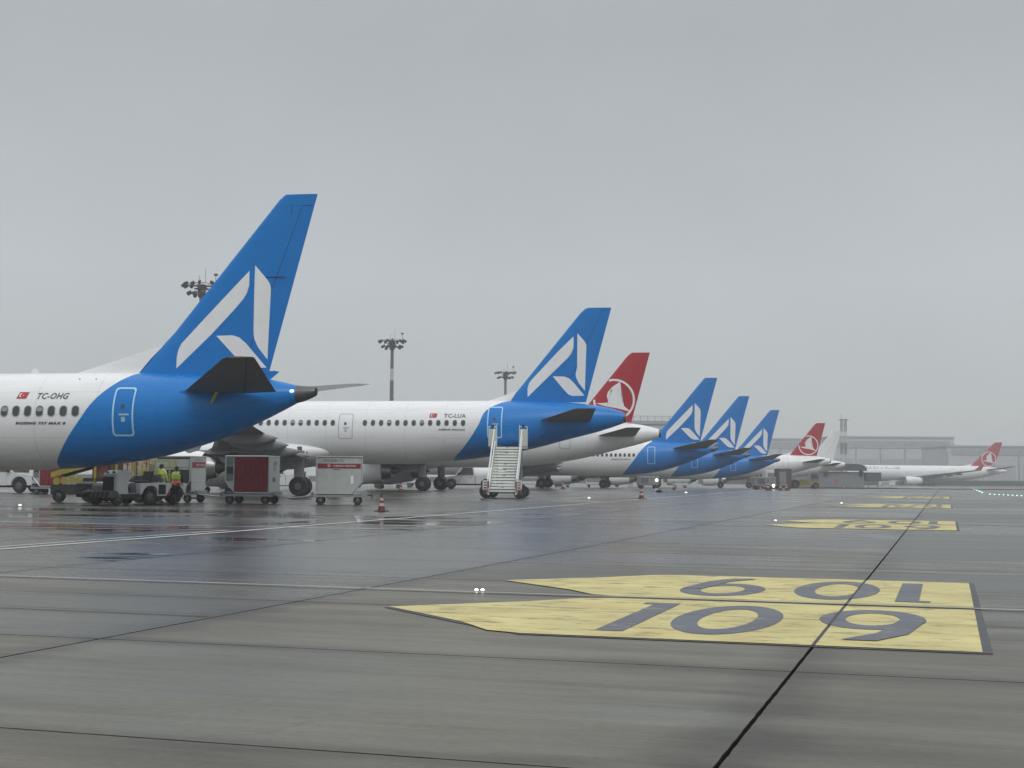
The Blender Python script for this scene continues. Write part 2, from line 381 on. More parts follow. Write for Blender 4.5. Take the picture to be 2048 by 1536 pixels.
def worn(name, col, wear, scale=2.2, hole=(.10, .10, .095), ox=0, oy=0, stain=None):
    """road paint rubbed through in streaks, slabs' joints showing"""
    m = bpy.data.materials.new(name); m.use_nodes = True; t = m.node_tree; NN = t.nodes.new; LL = t.links.new; b = t.nodes['Principled BSDF']
    c = NN('ShaderNodeTexCoord'); mm = NN('ShaderNodeMapping'); mm.inputs['Scale'].default_value = (.8, 2.3, 1); LL(c.outputs['Object'], mm.inputs[0])
    n = NN('ShaderNodeTexNoise'); n.inputs['Scale'].default_value = scale; n.inputs['Detail'].default_value = 8; n.inputs['Roughness'].default_value = .75; LL(mm.outputs[0], n.inputs[0])
    n2 = NN('ShaderNodeTexNoise'); n2.inputs['Scale'].default_value = .9; n2.inputs['Detail'].default_value = 4; LL(c.outputs['Object'], n2.inputs[0])
    r = NN('ShaderNodeMapRange'); r.inputs[1].default_value = wear - .03; r.inputs[2].default_value = wear + .07; LL(n.outputs[0], r.inputs[0])
    r3 = NN('ShaderNodeMapRange'); r3.inputs[1].default_value = .3; r3.inputs[2].default_value = .7; r3.inputs[3].default_value = .78; r3.inputs[4].default_value = 1.08; LL(n2.outputs[0], r3.inputs[0])
    sx = NN('ShaderNodeVectorMath'); sx.operation = 'SCALE'; sx.inputs[0].default_value = col; LL(r3.outputs[0], sx.inputs['Scale'])
    x = NN('ShaderNodeMix'); x.data_type = 'RGBA'; LL(r.outputs[0], x.inputs[0]); LL(sx.outputs[0], x.inputs[6]); x.inputs[7].default_value = (*hole, 1)
    if stain:
        n3 = NN('ShaderNodeTexNoise'); n3.inputs['Scale'].default_value = 1.3; n3.inputs['Detail'].default_value = 7; n3.inputs['Roughness'].default_value = .7; LL(mm.outputs[0], n3.inputs[0])
        r5 = NN('ShaderNodeMapRange'); r5.inputs[1].default_value = .50; r5.inputs[2].default_value = .66; r5.inputs[4].default_value = .75; LL(n3.outputs[0], r5.inputs[0])
        x5 = NN('ShaderNodeMix'); x5.data_type = 'RGBA'; LL(r5.outputs[0], x5.inputs[0]); LL(sx.outputs[0], x5.inputs[6]); x5.inputs[7].default_value = (*stain, 1); LL(x5.outputs[2], x.inputs[6])
    # joints stay dark through the paint
    sp = NN('ShaderNodeSeparateXYZ'); LL(c.outputs['Object'], sp.inputs[0])
    def jn(s, off, per, wd):
        a = NN('ShaderNodeMath'); a.operation = 'ADD'; a.inputs[1].default_value = off; LL(s, a.inputs[0])
        d = NN('ShaderNodeMath'); d.operation = 'PINGPONG'; d.inputs[1].default_value = per / 2; LL(a.outputs[0], d.inputs[0])
        l = NN('ShaderNodeMath'); l.operation = 'LESS_THAN'; l.inputs[1].default_value = wd; LL(d.outputs[0], l.inputs[0]); return l.outputs[0]
    mx = NN('ShaderNodeMath'); mx.operation = 'MAXIMUM'; LL(jn(sp.outputs[0], 1.05 + 556 + ox, 5.56, .016), mx.inputs[0]); LL(jn(sp.outputs[1], 363 - 6.37 + oy, 3.63, .011), mx.inputs[1])
    y = NN('ShaderNodeMix'); y.data_type = 'RGBA'; LL(mx.outputs[0], y.inputs[0]); LL(x.outputs[2], y.inputs[6]); y.inputs[7].default_value = (.03, .03, .03, 1)
    LL(y.outputs[2], b.inputs['Base Color']); b.inputs['Roughness'].default_value = .5; b.inputs['Specular IOR Level'].default_value = .3
    bp = NN('ShaderNodeBump'); bp.inputs['Strength'].default_value = .3; bp.inputs['Distance'].default_value = .01; LL(n.outputs[0], bp.inputs['Height']); LL(bp.outputs[0], b.inputs['Normal'])
    return m
M_ym = worn('worn_yellow_marking', (.62, .55, .235), .56, ox=-1, oy=15.21, stain=(.50, .37, .12), hole=(.22, .19, .10))
M_bm = worn('worn_blue_grey_digits', (.12, .135, .165), .58, hole=(.3, .26, .12), ox=-1, oy=15.21)
M_wm = worn('worn_white_line', (.62, .62, .60), .68)
M_bk = worn('black_border_paint', (.06, .063, .07), .56)
M_rm = worn('worn_red_line', (.26, .08, .08), .50)
M_thin = worn('thin_pale_line', (.36, .36, .34), .62)

def stand_sign(y0, h, gap, W, label, tipx=-5.46):
    """painted pair of stand-number arrows; y0 lower edge, W right edge"""
    root = empty('stand_number_marking', (*row2w(-1, y0 + h), 0), -TH, label=label, cat='ground marking', group='yellow stand number markings on the apron')
    ox, oy = -1, y0 + h
    def pp(name, polys, m, dz):
        bm = bmesh.new()
        for p in polys: bm.faces.new([bm.verts.new((x - ox, y - oy, dip(row2w(x, y)[1]) + dz)) for x, y in p])
        bmesh.ops.triangulate(bm, faces=bm.faces[:])
        for f in bm.faces:
            if f.normal.z < 0: f.normal_flip()
        me = bpy.data.meshes.new(name); bm.to_mesh(me); bm.free(); me.materials.append(m); return link(name, me, root)
    def arrow(a, b):
        c = (a + b) / 2
        k = h * .14
        return [(W, a), (W, b), (-3.5, b), (-3.85, b - k * .25), (-4.3, c + h * .30), (tipx, c), (-4.3, c - h * .30), (-3.85, a + k * .25), (-3.5, a)]
    lo = arrow(y0, y0 + h); up = arrow(y0 + h + gap, y0 + 2*h + gap)
    pp('border', [[(W, y0 - .05), (W + .075, y0 - .05), (W + .065, y0 + 2*h + gap + .05), (W, y0 + 2*h + gap + .05)],
                  [(W, y0 - .07), (W, y0), (-3.5, y0), (-3.5, y0 - .07)], [(-3.5, y0 - .07), (-3.5, y0), (-4.3, y0 + h * .2), (tipx, y0 + h / 2), (tipx - .04, y0 + h / 2 - .05), (-4.3, y0 + h * .2 - .10)]], M_bk, .006)
    pp('arrow_panel', [lo], M_ym, .010); pp('arrow_panel', [up], M_ym, .010)
    dx0, dx1 = -3.08, -.2
    for k in (0, 1):
        a = y0 + h * .12 if k == 0 else y0 + h + gap + h * .12
        hh = h * .76
        # digits drawn as strokes: 1, 0, 9
        polys = []; tails = []
        n = 28; wd = .245
        def add(ps):
            for p in ps: polys.append([((x if k == 0 else dx0 + dx1 - x), (y if k == 0 else 2 * a + hh - y)) for x, y in p])
        add([[(dx0 + .12, a), (dx0 + .37, a), (dx0 + .37, a + hh), (dx0 + .12, a + hh)], [(dx0 + .12, a + hh * .93), (dx0 + .12, a + hh), (dx0, a + hh), (dx0, a + hh * .93)]])
        def ell(cx, cy, rx, ry, tx, ty, a0=0, a1=360, m_=28):
            q = []
            for i in range(m_):
                A, B = R(a0 + (a1 - a0) * i / m_), R(a0 + (a1 - a0) * (i + 1) / m_)
                q.append([(cx + rx * math.cos(A), cy + ry * math.sin(A)), (cx + rx * math.cos(B), cy + ry * math.sin(B)),
                          (cx + (rx - tx) * math.cos(B), cy + (ry - ty) * math.sin(B)), (cx + (rx - tx) * math.cos(A), cy + (ry - ty) * math.sin(A))])
            return q
        add(ell(dx0 + 1.08, a + hh / 2, .49, hh / 2, .24, hh * .15))
        cx, cy = dx0 + 2.38, a + hh * .66
        add(ell(cx, cy, .49, hh * .34, .24, hh * .125))
        add([[(cx + .49, cy), (cx + .25, cy - .002), (cx + .23, cy - hh*.08), (cx + .485, cy - hh*.08)][::-1]]) if 0 else None
        tails.append([((x if k == 0 else dx0 + dx1 - x), (y if k == 0 else 2 * a + hh - y)) for x, y in [(cx + .49, cy), (cx + .25, cy), (cx + .10, a + hh * .22), (cx - .17, a), (cx + .12, a), (cx + .36, a + hh * .22)]])
        pp('digits', polys, M_bm, .014); pp('digit_tail', tails, M_bm, .017)
    return root
stand_sign(11.55, 3.66, .22, .24, 'nearest double yellow arrow panel painted with a large grey 109')
stand_sign(38.2, 4.0, .22, .2, 'second yellow arrow panel with small blurred digits, up the apron from the big 109', -4.98)
stand_sign(66.7, 4.2, .2, .12, 'third pale yellow arrow panel, between the second and the thin farthest one')
stand_sign(97.6, 5.0, .2, .08, 'farthest pale yellow marking, a thin strip below the grey enclosure')

def stripe(x0, y0, x1, y1, w_, n=1):
    d = Vector((x1 - x0, y1 - y0)).normalized(); q = Vector((-d.y, d.x)) * w_ / 2; out_ = []
    for i in range(n):
        a = (x0 + (x1 - x0) * i / n, y0 + (y1 - y0) * i / n); b = (x0 + (x1 - x0) * (i+1) / n, y0 + (y1 - y0) * (i+1) / n)
        out_.append([(a[0] + q.x, a[1] + q.y), (b[0] + q.x, b[1] + q.y), (b[0] - q.x, b[1] - q.y), (a[0] - q.x, a[1] - q.y)])
    return out_
edge = stripe(-15.62, 4, -15.9, 30, .16) + stripe(-15.9, 30, -17.3, 80, .17) + stripe(-17.3, 80, -18.6, 150, .2)
flat_polys('edge_line', edge, M_wm, .008, kind='structure')
flat_polys('edge_line', stripe(-16.12, 4, -16.38, 30, .10) , M_wm, .008, kind='structure')
flat_polys('guide_line', stripe(-40, 15.95, -5.2, 15.33, .075) + stripe(-5.2, 15.33, 30, 15.28, .075), M_thin, .018, kind='structure')
flat_polys('guide_line', stripe(-40, 31.9, -13, 32.2, .10), M_wm, .008, kind='structure')
flat_polys('guide_line', stripe(-17, 43.1, 30, 43.0, .08), M_thin, .022, kind='structure')
flat_polys('guide_line', stripe(-5.2, 15.46, 30, 15.40, .03) + stripe(-40, 12.25, -6.7, 11.9, .05), M_bk, .019, kind='structure')
flat_polys('red_line', stripe(-30, 27.6, -16.2, 29.9, .28) + stripe(-24, 29.8, -16.3, 31.2, .22), M_rm, .006, kind='structure')
flat_polys('guide_line', stripe(-38, 41, -31, 66, .13), M_wm, .008, kind='structure')

# ---------------------------------------------------------------- aircraft
def interp(tab, x, k):
    if x >= tab[0][0]: return tab[0][k]
    for a, b in zip(tab, tab[1:]):
        if b[0] <= x <= a[0]:
            t = (x - a[0]) / (b[0] - a[0]); return a[k] + (b[k] - a[k]) * t
    return tab[-1][k]
def smooth_tab(tab, step=.5):
    """cosine-free monotone resampling (PCHIP) of section tables"""
    X = [r[0] for r in tab]
    n = len(X); K = []
    for k in range(1, len(tab[0])):
        y = [r[k] for r in tab]; d = [(y[i+1]-y[i])/(X[i+1]-X[i]) for i in range(n-1)]
        m = [d[0]] + [0 if d[i-1]*d[i] <= 0 else 2*d[i-1]*d[i]/(d[i-1]+d[i]) for i in range(1, n-1)] + [d[-1]]
        K.append((y, m))
    res = []
    for i in range(n - 1):
        h = X[i+1] - X[i]; c = max(1, int(abs(h) / step)); c = min(c, 14)
        for j in range(c):
            t = j / c; row_ = [X[i] + h * t]
            for y, m in K:
                row_.append((2*t**3-3*t**2+1)*y[i] + (t**3-2*t**2+t)*h*m[i] + (-2*t**3+3*t**2)*y[i+1] + (t**3-t**2)*h*m[i+1])
            res.append(tuple(row_))
    res.append(tab[-1]); return res
S737 = smooth_tab([(-.78,4.87,4.16,.36),(-2.0,5.13,3.55,.75),(-3.92,5.3,2.74,1.2),(-6.83,5.4,1.93,1.6),(-8.94,5.42,1.63,1.78),(-10.9,5.42,1.48,1.86),(-13.4,5.42,1.42,1.88),
        (-32.5,5.42,1.42,1.88),(-34.5,5.34,1.47,1.82),(-36.2,5.0,1.6,1.6),(-37.6,4.3,1.78,1.25),(-38.7,3.65,2.0,.8),(-39.3,3.2,2.25,.4),(-39.5,2.8,2.6,.08)])
S321 = smooth_tab([(0,5.38,4.68,.34),(-.15,5.44,4.62,.37),(-1.47,5.76,4.17,.8),(-3.67,6.0,3.6,1.3),(-5.57,6.06,3.09,1.6),(-7.8,6.1,2.64,1.85),(-10.85,6.1,2.24,1.96),(-14.3,6.1,2.02,1.975),
        (-38.5,6.1,2.0,1.975),(-40.2,6.0,2.05,1.9),(-42,5.5,2.25,1.6),(-43.2,4.8,2.5,1.2),(-44.1,4.2,2.8,.7),(-44.5,3.7,3.3,.1)])
S330 = smooth_tab([(0,6.2,5.6,.4),(-3,6.9,4.9,1.0),(-7,7.5,3.9,1.8),(-12,7.8,2.9,2.5),(-17,7.8,2.3,2.8),(-55,7.8,2.16,2.82),(-58,7.6,2.3,2.7),(-61,6.7,2.7,2.1),(-63,5.6,3.3,1.1),(-63.7,4.9,4.0,.15)])
SPEC = dict(
 b7=dict(S=S737, fin=dict(le=[(5.2,-7.75),(5.33,-7.66),(7.06,-6.0),(12.35,-1.66),(12.56,-1.42)], te=[(4.85,-2.12),(12.56,-.06)], hinge=[(5.25,-3.15),(12.1,-.66)]),
   dors=(-10.33,5.38,-6.45,6.55), stab=[(1.0,-5.15,-1.3,4.56),(7.17,-.98,.14,5.38)], stabz=0,
   wing=[(1.5,-26.2,-18.2,2.15,.55),(5.8,-23.0,-18.1,2.6,.34),(17.0,-17.2,-15.7,3.85,.13)], wlet=1.9,
   eng=(4.83,-27.3,3.6,1.05,1.5), gear=(-19.6,2.9,.56,.36), nose=-35.3, fair=(-22.5,5.0,1.35,2.6,1.95), win=(3.78,.27,.39,.508)),
 a3=dict(S=S321, fin=dict(le=[(5.9,-7.4),(6.03,-7.3),(11.65,-2.76),(11.92,-2.46),(12.0,-2.3)], te=[(5.7,-2.45),(12.0,-.78)], hinge=[(6.0,-4.05),(11.85,-1.35)]),
   dors=(-8.75,6.06,-6.75,6.75), stab=[(1.0,-5.35,-2.0,4.75),(6.2,-2.45,-1.2,5.3)], stabz=0,
   wing=[(1.7,-27.2,-20.2,2.55,.7),(6.4,-24.6,-19.8,2.9,.42),(17.0,-20.1,-18.7,4.05,.13)], wlet=1.6,
   eng=(5.75,-29.4,4.2,1.22,1.72), gear=(-19.77,3.8,.6,.44), nose=-38.9, fair=(-24.6,7.0,1.55,3.55,2.32), win=(4.61,.235,.335,.53)),
 a33=dict(S=S330, fin=dict(le=[(7.4,-14.3),(7.7,-14.0),(16.3,-5.0),(16.8,-4.3)], te=[(7.0,-5.0),(16.8,-1.4)], hinge=[(7.6,-7.0),(16.6,-2.3)]),
   dors=(-17.0,7.78,-13.2,8.5), stab=[(1.6,-9.0,-3.4,6.4),(9.7,-2.5,-.4,7.5)], stabz=0,
   wing=[(2.4,-42,-31,3.2,1.1),(9.5,-37,-29,3.8,.7),(29,-24,-21.3,5.9,.2)], wlet=1.9,
   eng=(9.4,-42.5,6.2,1.55,2.0), gear=(-31,5.3,.7,.5), nose=-57, fair=(-34,9,2.0,4.2,3.2), win=(5.6,.28,.4,.6)))

def lerp_tab(tab, z):
    if z <= tab[0][0]: return tab[0][1]
    for a, b in zip(tab, tab[1:]):
        if a[0] <= z <= b[0]: return a[1] + (b[1] - a[1]) * (z - a[0]) / (b[0] - a[0])
    return tab[-1][1]
LOGO737 = [[(-2.82,9.49),(-2.82,8.9),(-2.91,8.59),(-3.06,8.34),(-3.34,8.01),(-4.33,6.96),(-5.81,5.56),(-5.81,6.03),(-5.75,6.35),(-5.63,6.58),(-4.87,7.38)],
 [(-2.59,9.71),(-2.15,9.21),(-1.97,8.97),(-1.92,8.74),(-2.04,5.91),(-2.42,6.4),(-2.57,6.72),(-2.62,6.99),(-2.58,7.26)],
 [(-4.15,6.87),(-3.48,6.89),(-3.19,6.8),(-2.91,6.56),(-2.07,5.59),(-2.6,5.57),(-2.93,5.67),(-3.22,5.9)]]
LOGO321 = [[(-3.16,10.18),(-3.17,9.39),(-3.28,9.1),(-3.53,8.8),(-6.07,6.32),(-6.08,6.89),(-5.98,7.23),(-5.8,7.46),(-4.12,9.25)],
 [(-2.92,10.38),(-2.48,9.88),(-2.35,9.63),(-2.44,6.73),(-2.83,7.22),(-3.0,7.57),(-3.02,7.81),(-2.93,8.21)],
 [(-4.48,7.64),(-3.72,7.62),(-3.42,7.5),(-3.13,7.22),(-2.47,6.42),(-3.22,6.39),(-3.47,6.49),(-3.67,6.68)]]
BIRD = [(.30,.86),(.10,.74),(-.14,.56),(-.30,.35),(-.34,.15),(-.28,-.05),(-.20,-.14),(-.86,-.18),(-.35,-.33),(.10,-.40),(.80,-.58),(.48,-.30),(.30,-.05),(.20,.2),(.19,.45)]

def airliner(kind, label, T, alpha, livery, nwin=24, win0=None, detail=2, reg=None, typ=None, door=None, wins=None, z0=0.0, flag=None, group=None, eng=None, extras=None):
    sp = dict(SPEC[kind]); sp['eng'] = eng or sp['eng']; S = sp['S']
    root = empty('airliner', (T[0], T[1], z0), -alpha, label=label, cat='airplane', group=group)
    def sec(x): return tuple(interp(S, x, k) for k in (1, 2, 3))
    def skin(x, z, off=.006):
        t, b, w_ = sec(x); c = (t + b) / 2; h = (t - b) / 2
        return -(w_ + off) * math.sqrt(max(1 - ((z - c) / h) ** 2, 0)) - off
    body_col = {'blue': BLUE, 'red': WHITE, 'white': WHITE}[livery]
    if livery == 'blue':
        cv = [(1.0,-11.0),(1.74,-10.55),(2.13,-10.2),(2.72,-9.72),(3.4,-9.2),(4.19,-8.66),(4.91,-7.97),(5.24,-7.56),(5.5,-7.2),(7,-6.9)] if kind == 'b7' else \
             [(1.0,-12.0),(2.0,-11.1),(2.27,-10.8),(3.23,-9.8),(4.47,-8.95),(5.42,-8.5),(5.92,-7.7),(6.15,-7.15),(7,-6.9)]
        fm = fus_mat('blue_and_white_livery_' + kind, WHITE, BLUE, cv)
    else: fm = fus_mat('white_livery_' + kind, WHITE, WHITE, None)
    n = 48; mb = MB(); rings = []
    for r in S:
        x, t, b, w_ = r; c = (t + b) / 2; h = (t - b) / 2
        rings.append([(x, w_ * math.sin(2*math.pi*i/n), c + h * math.cos(2*math.pi*i/n)) for i in range(n)])
    mb.loft(rings); fus = mb.build('fuselage', fm, root, smooth=50)
    # tail cone / exhaust
    mb = MB()
    if kind == 'b7':
        x, t, b, w_ = S[0]; c = (t + b) / 2
        rr = []
        for xx, zz, h, ww in ((-.775, c, (t-b)/2, w_), (-.5, c+.02, .31, .31), (-.2, c+.07, .24, .24), (0, c+.10, .17, .17)):
            rr.append([(xx, ww * math.sin(2*math.pi*i/24), zz + h * math.cos(2*math.pi*i/24)) for i in range(24)])
        mb.loft(rr); mb.build('exhaust_cone', mat('dull_titanium', (.13, .133, .135), .42, .7, noise=.25, nscale=4), root)
        MB().lathe([(.14, .0), (.155, .02)], (0, 0, c + .10), 'X').build('exhaust_nozzle', M_black, root)
    else:
        t, b, w_ = sec(0); c = (t+b)/2; h = (t-b)/2
        rr = [[(xx, ww*math.sin(2*math.pi*i/24), c + hh*math.cos(2*math.pi*i/24)) for i in range(24)] for xx, hh, ww in ((-.01, h*.98, w_*.98), (.16, h*.86, w_*.86), (.17, h*.6, w_*.6))]
        mb.loft(rr); mb.build('exhaust_nozzle', M_dkmetal, root)
    # fin and rudder
    fn = sp['fin']
    LEf = lambda z: lerp_tab(fn['le'], z); TEf = lambda z: lerp_tab(fn['te'], z); HG = lambda z: lerp_tab(fn['hinge'], z)
    def fy(x, z):
        a, b = LEf(z), TEf(z); c = min(max((x - a) / (b - a), 0), 1); ch = b - a
        prof = math.sqrt(c) * 2.3 * (1 - c) ** .9 + .02 * (1 - c) + .008
        return ch * .05 * prof
    ztop = fn['te'][-1][0]; zb = fn['le'][0][0] - .15
    def panel(z, x0, x1, k=9):
        xs = [x0 + (x1 - x0) * (i / k) ** 1.4 for i in range(k + 1)]
        return [(x, -fy(x, z), z) for x in xs] + [(x, fy(x, z), z) for x in xs[::-1]]
    zs = sorted(set([zb, ztop] + [p[0] for p in fn['le'] if p[0] > zb] + [zb + (ztop - zb) * i / 14 for i in range(15)]))
    fc_ = {'blue': M_blue, 'red': M_red, 'white': M_white}[livery]
    zh0, zh1 = fn['hinge'][0][0], fn['hinge'][-1][0]
    MB().loft([panel(z, LEf(z), HG(z)) for z in zs if z <= zh1 + 1e-6] + [panel(zh1, LEf(zh1), HG(zh1))]).build('fin', fc_, root, smooth=40)
    MB().loft([panel(z, LEf(z), TEf(z)) for z in [zh1 + .005] + [q for q in zs if q > zh1 + .01]]).build('fin_tip', fc_, root, smooth=40)
    MB().loft([panel(z, HG(z) + .003, TEf(z), 6) for z in [zh0] + [q for q in zs if zh0 < q < zh1 - .03] + [zh1 - .02]]).build('rudder', {'blue': M_blue2}.get(livery, fc_), root, smooth=40)
    hz0, hz1 = zh0 + .1, zh1
    decal('hinge_seam', [[(HG(hz0) - .018, hz0), (HG(hz0) + .018, hz0), (HG(hz1) + .014, hz1), (HG(hz1) - .014, hz1)], [(HG(hz1) - .014, hz1 - .012), (TEf(hz1) - .02, hz1 - .012), (TEf(hz1) - .02, hz1 + .012), (HG(hz1) - .014, hz1 + .012)]],
          lambda x, z: -fy(x, z) - .003, mat('dark_seam_' + livery, {'blue': (.004, .05, .16), 'red': (.12, .01, .012), 'white': (.3, .3, .3)}[livery], .5), root, both=lambda x, z: fy(x, z) + .003, cut=(.5, .5))
    # dorsal fairing
    x0, za, x1, z1 = sp['dors']
    fl = M_white
    dr = []
    for i in range(9):
        t = i / 8; x = x0 + (x1 - x0) * t
        ztp = za + .02 + (z1 - za) * t ** (1.25 if kind == 'a3' else 1.03)
        xe = lambda z: LEf(z) + .05
        hw = .03 + .10 * t
        dr.append([(x, -hw, za - .25), (x, -hw * .8, (ztp + za) / 2), (x, 0, ztp), (x, hw * .8, (ztp + za) / 2), (x, hw, za - .25)])
    # clip aft end onto fin leading edge
    out_rings = []
    for rg in dr:
        out_rings.append([(min(p[0], LEf(p[2]) + .04), p[1], p[2]) for p in rg])
    MB().loft(out_rings).build('dorsal_fin', fl, root, smooth=30)
    if livery == 'red' and kind != 'x':
        pass
    # logo
    off = .006
    if livery == 'blue':
        for P_ in (LOGO737 if kind == 'b7' else LOGO321):
            decal('tail_emblem_stroke', [P_], lambda x, z: -fy(x, z) - off, M_logo, root, both=lambda x, z: fy(x, z) + off, cut=(.35, .35))
    elif livery == 'red':
        if kind == 'a3': cx, cz, r = -3.86, 7.93, 1.80
        else: cx, cz, r = -6.9, 10.4, 2.9
        def cl(x, z): return (min(max(x, LEf(z) + .03), TEf(z) - .02), z)
        o_, i_ = [], []
        for k in range(48):
            a = 2 * math.pi * k / 48
            o_.append((cx + r * math.cos(a), cz + r * math.sin(a))); i_.append((cx + (r - .10*r) * math.cos(a), cz + (r - .10*r) * math.sin(a)))
        segs = [q for q in ring_poly(o_, i_) if all(LEf(z) + .02 < x < TEf(z) - .02 and z > zb + .2 for x, z in q)]
        decal('tail_emblem_ring', segs, lambda x, z: -fy(x, z) - off, M_logo, root, both=lambda x, z: fy(x, z) + off, cut=(.5, .5))
        decal('tail_emblem_bird', [[(cx + a * r, cz + b * r) for a, b in BIRD]], lambda x, z: -fy(x, z) - off, M_logo, root, both=lambda x, z: fy(x, z) + off, cut=(.35, .35))
    # aerofoil surfaces
    def foil(x0, x1, y, z, th, k=8):
        up, lo = [], []
        for i in range(k + 1):
            c = (i / k) ** 1.5; q = th * (1.9 * math.sqrt(c) * (1 - c) + .03)
            x = x0 + (x1 - x0) * c
            up.append((x, y, z + q * .6)); lo.append((x, y, z - q * .4))
        return up + lo[::-1]
    for sgn in (-1, 1):
        (ya, l0, t0, z_a), (yb, l1, t1, z_b) = sp['stab']
        rg = [foil(l0 + (l1-l0)*t, t0 + (t1-t0)*t, sgn * (ya + (yb-ya)*t), z_a + (z_b - z_a)*t, .26 - .17*t) for t in (0, .25, .5, .75, .97)]
        rg.append(foil(l1 + .12, t1 - .02, sgn * (yb + .06), z_b + .01, .06))
        st = MB().loft(rg).build('tailplane', M_stab, root, smooth=40)
        if detail > 1:
            # elevator hinge seam as a darker inset strip
            e0 = t0 - (t0 - l0) * .3; e1 = t1 - (t1 - l1) * .3
            MB().loft([[(e, sgn*y, z-.09*k), (e+.04, sgn*y, z-.09*k), (e+.04, sgn*y, z-.055*k-.03), (e, sgn*y, z-.055*k-.03)] for e, y, z, k in ((e0, ya+.4, z_a+.05, 1), (e1, yb-.1, z_b-.01, .4))]).build('elevator_hinge', M_dark, st)
        W = sp['wing']; rg = []
        for i, (a, b) in enumerate(zip(W, W[1:])):
            for j in range(5):
                t = j / 5; q = [a[k] + (b[k] - a[k]) * t for k in range(5)]; rg.append(foil(q[1], q[2], sgn * q[0], q[3], q[4]))
        q = W[-1]; rg.append(foil(q[1], q[2], sgn * q[0], q[3], q[4]))
        wg = MB().loft(rg).build('wing', M_wing, root, smooth=40)
        # winglet
        h = sp['wlet']; ch = q[2] - q[1]
        wl = [[(q[1] + ch*k_*.9 + .0, sgn*(q[0] + dy_), q[3] + h*k_) , (q[2] + k_*.9, sgn*(q[0] + dy_), q[3] + h*k_), (q[2] + k_*.9, sgn*(q[0] + dy_ + .06), q[3] + h*k_), (q[1] + ch*k_*.9, sgn*(q[0] + dy_ + .06), q[3] + h*k_)] for k_, dy_ in ((0, 0), (.3, .18), (1, .5))]
        MB().loft(wl).build('winglet', {'blue': M_blue, 'red': M_red, 'white': M_white}[livery] if kind != 'a3' or livery != 'blue' else M_blue, root, smooth=30)
        # flap track fairings
        ys = [4.6, 7.1, 10.0, 13.0] if kind == 'a3' else ([4.2, 7.4, 10.4] if kind == 'b7' else [6, 10.5, 15, 19.5])
        for y in ys:
            k = lerp_tab([(s_[0], s_[2]) for s_ in W], y); zz = lerp_tab([(s_[0], s_[3]) for s_ in W], y)
            tip_ = k + (1.0 if y < 8 else .8); Ln = 4.4 if y < 8 else 3.6
            rr = []
            for t, f in ((0, .05), (.1, .45), (.3, .9), (.5, 1), (.75, .75), (.92, .35), (1, .06)):
                xx = tip_ - Ln * (1 - t); zc = zz - .18 - .10 * math.sin(math.pi * t) - .10 * t
                rr.append([(xx, sgn*y + .26*f*math.cos(2*math.pi*i/12), zc + .42*f*math.sin(2*math.pi*i/12)) for i in range(12)])
            MB().loft(rr).build('flap_track_fairing', M_wing, wg, smooth=60)
        # flap panel slightly drooped under the trailing edge
        fr = []
        for s_, t_ in ((W[0], 0), (W[1], 0)):
            k, y, zz = s_[2], s_[0], s_[3]
            fr.append([(k - .55, sgn*(y + .3), zz - .02), (k + .5, sgn*(y + .3), zz - .34), (k + .5, sgn*(y + .3), zz - .37), (k - .6, sgn*(y + .3), zz - .16)])
        MB().loft(fr).build('flap', M_wing, wg, smooth=30)
        # engine
        ey, ex, el, er, ez = sp['eng']
        en = MB(); y = sgn * ey
        en.lathe([(er*.80, .5), (er*.84, .12), (er*.93, 0), (er*1.0, .15), (er*1.06, .9), (er*1.05, el*.5), (er*.86, el*.86), (er*.78, el), (er*.72, el), (er*.74, el*.85)], (ex, y, ez), 'X', 28)
        eo = en.build('engine_nacelle', M_white if livery != 'x' else M_blue, root, smooth=40)
        MB().lathe([(er*.95, -.01), (er*.99, .05), (er*1.01, .12), (er*.9, .12), (er*.86, .05)], (ex - .01, y, ez), 'X', 28).build('inlet_lip', M_metal, eo)
        MB().lathe([(.05, .25), (.25, .5), (er*.78, .62), (er*.78, .7)], (ex, y, ez), 'X', 20).build('fan', M_dark, eo)
        MB().lathe([(er*.70, el*.8), (er*.58, el+.35), (er*.48, el+.8), (er*.44, el+.8)], (ex, y, ez), 'X', 24).build('core_nozzle', M_metal, eo)
        MB().lathe([(er*.36, el+.5), (er*.30, el+.9), (er*.05, el+1.55)], (ex, y, ez), 'X', 16).build('exhaust_plug', M_dkmetal, eo)
        zz = lerp_tab([(s_[0], s_[3]) for s_ in W], ey)
        MB().prism([(ex + .9, ez + er*.9), (ex + 2.0, zz - .05), (ex + el + 2.2, zz - .12), (ex + el + 1.2, ez + er*.65), (ex + el*.8, ez + er*.7)], y - .17, y + .17).build('pylon', M_wing, eo, smooth=0)
        # main gear
        gx, gy, gr, gw = sp['gear']
        g = MB(); zt = sp['fair'][2] + .9
        g.tube((gx, sgn*gy, gr), (gx - .15, sgn*(gy - .15), zt + .6), .11, .15, 12).tube((gx, sgn*(gy-.5), gr), (gx, sgn*(gy+.5), gr), .08, n=10)
        g.tube((gx, sgn*gy, gr + .35), (gx - .1, sgn*(gy - 1.6), zt + .3), .05, n=8).tube((gx + .15, sgn*gy, gr + .1), (gx + .3, sgn*gy, gr + .9), .05).tube((gx, sgn*gy, gr + 1.1), (gx - 1.2, sgn*gy, zt + .4), .06)
        go = g.build('landing_gear', mat('dark_gear_metal', (.10, .10, .105), .5, .5), root)
        MB().box(gx - .35, gx + .3, sgn*gy + .28*sgn - .02, sgn*gy + .28*sgn + .02, gr + .55, zt + .35).build('gear_door', M_wing, go)
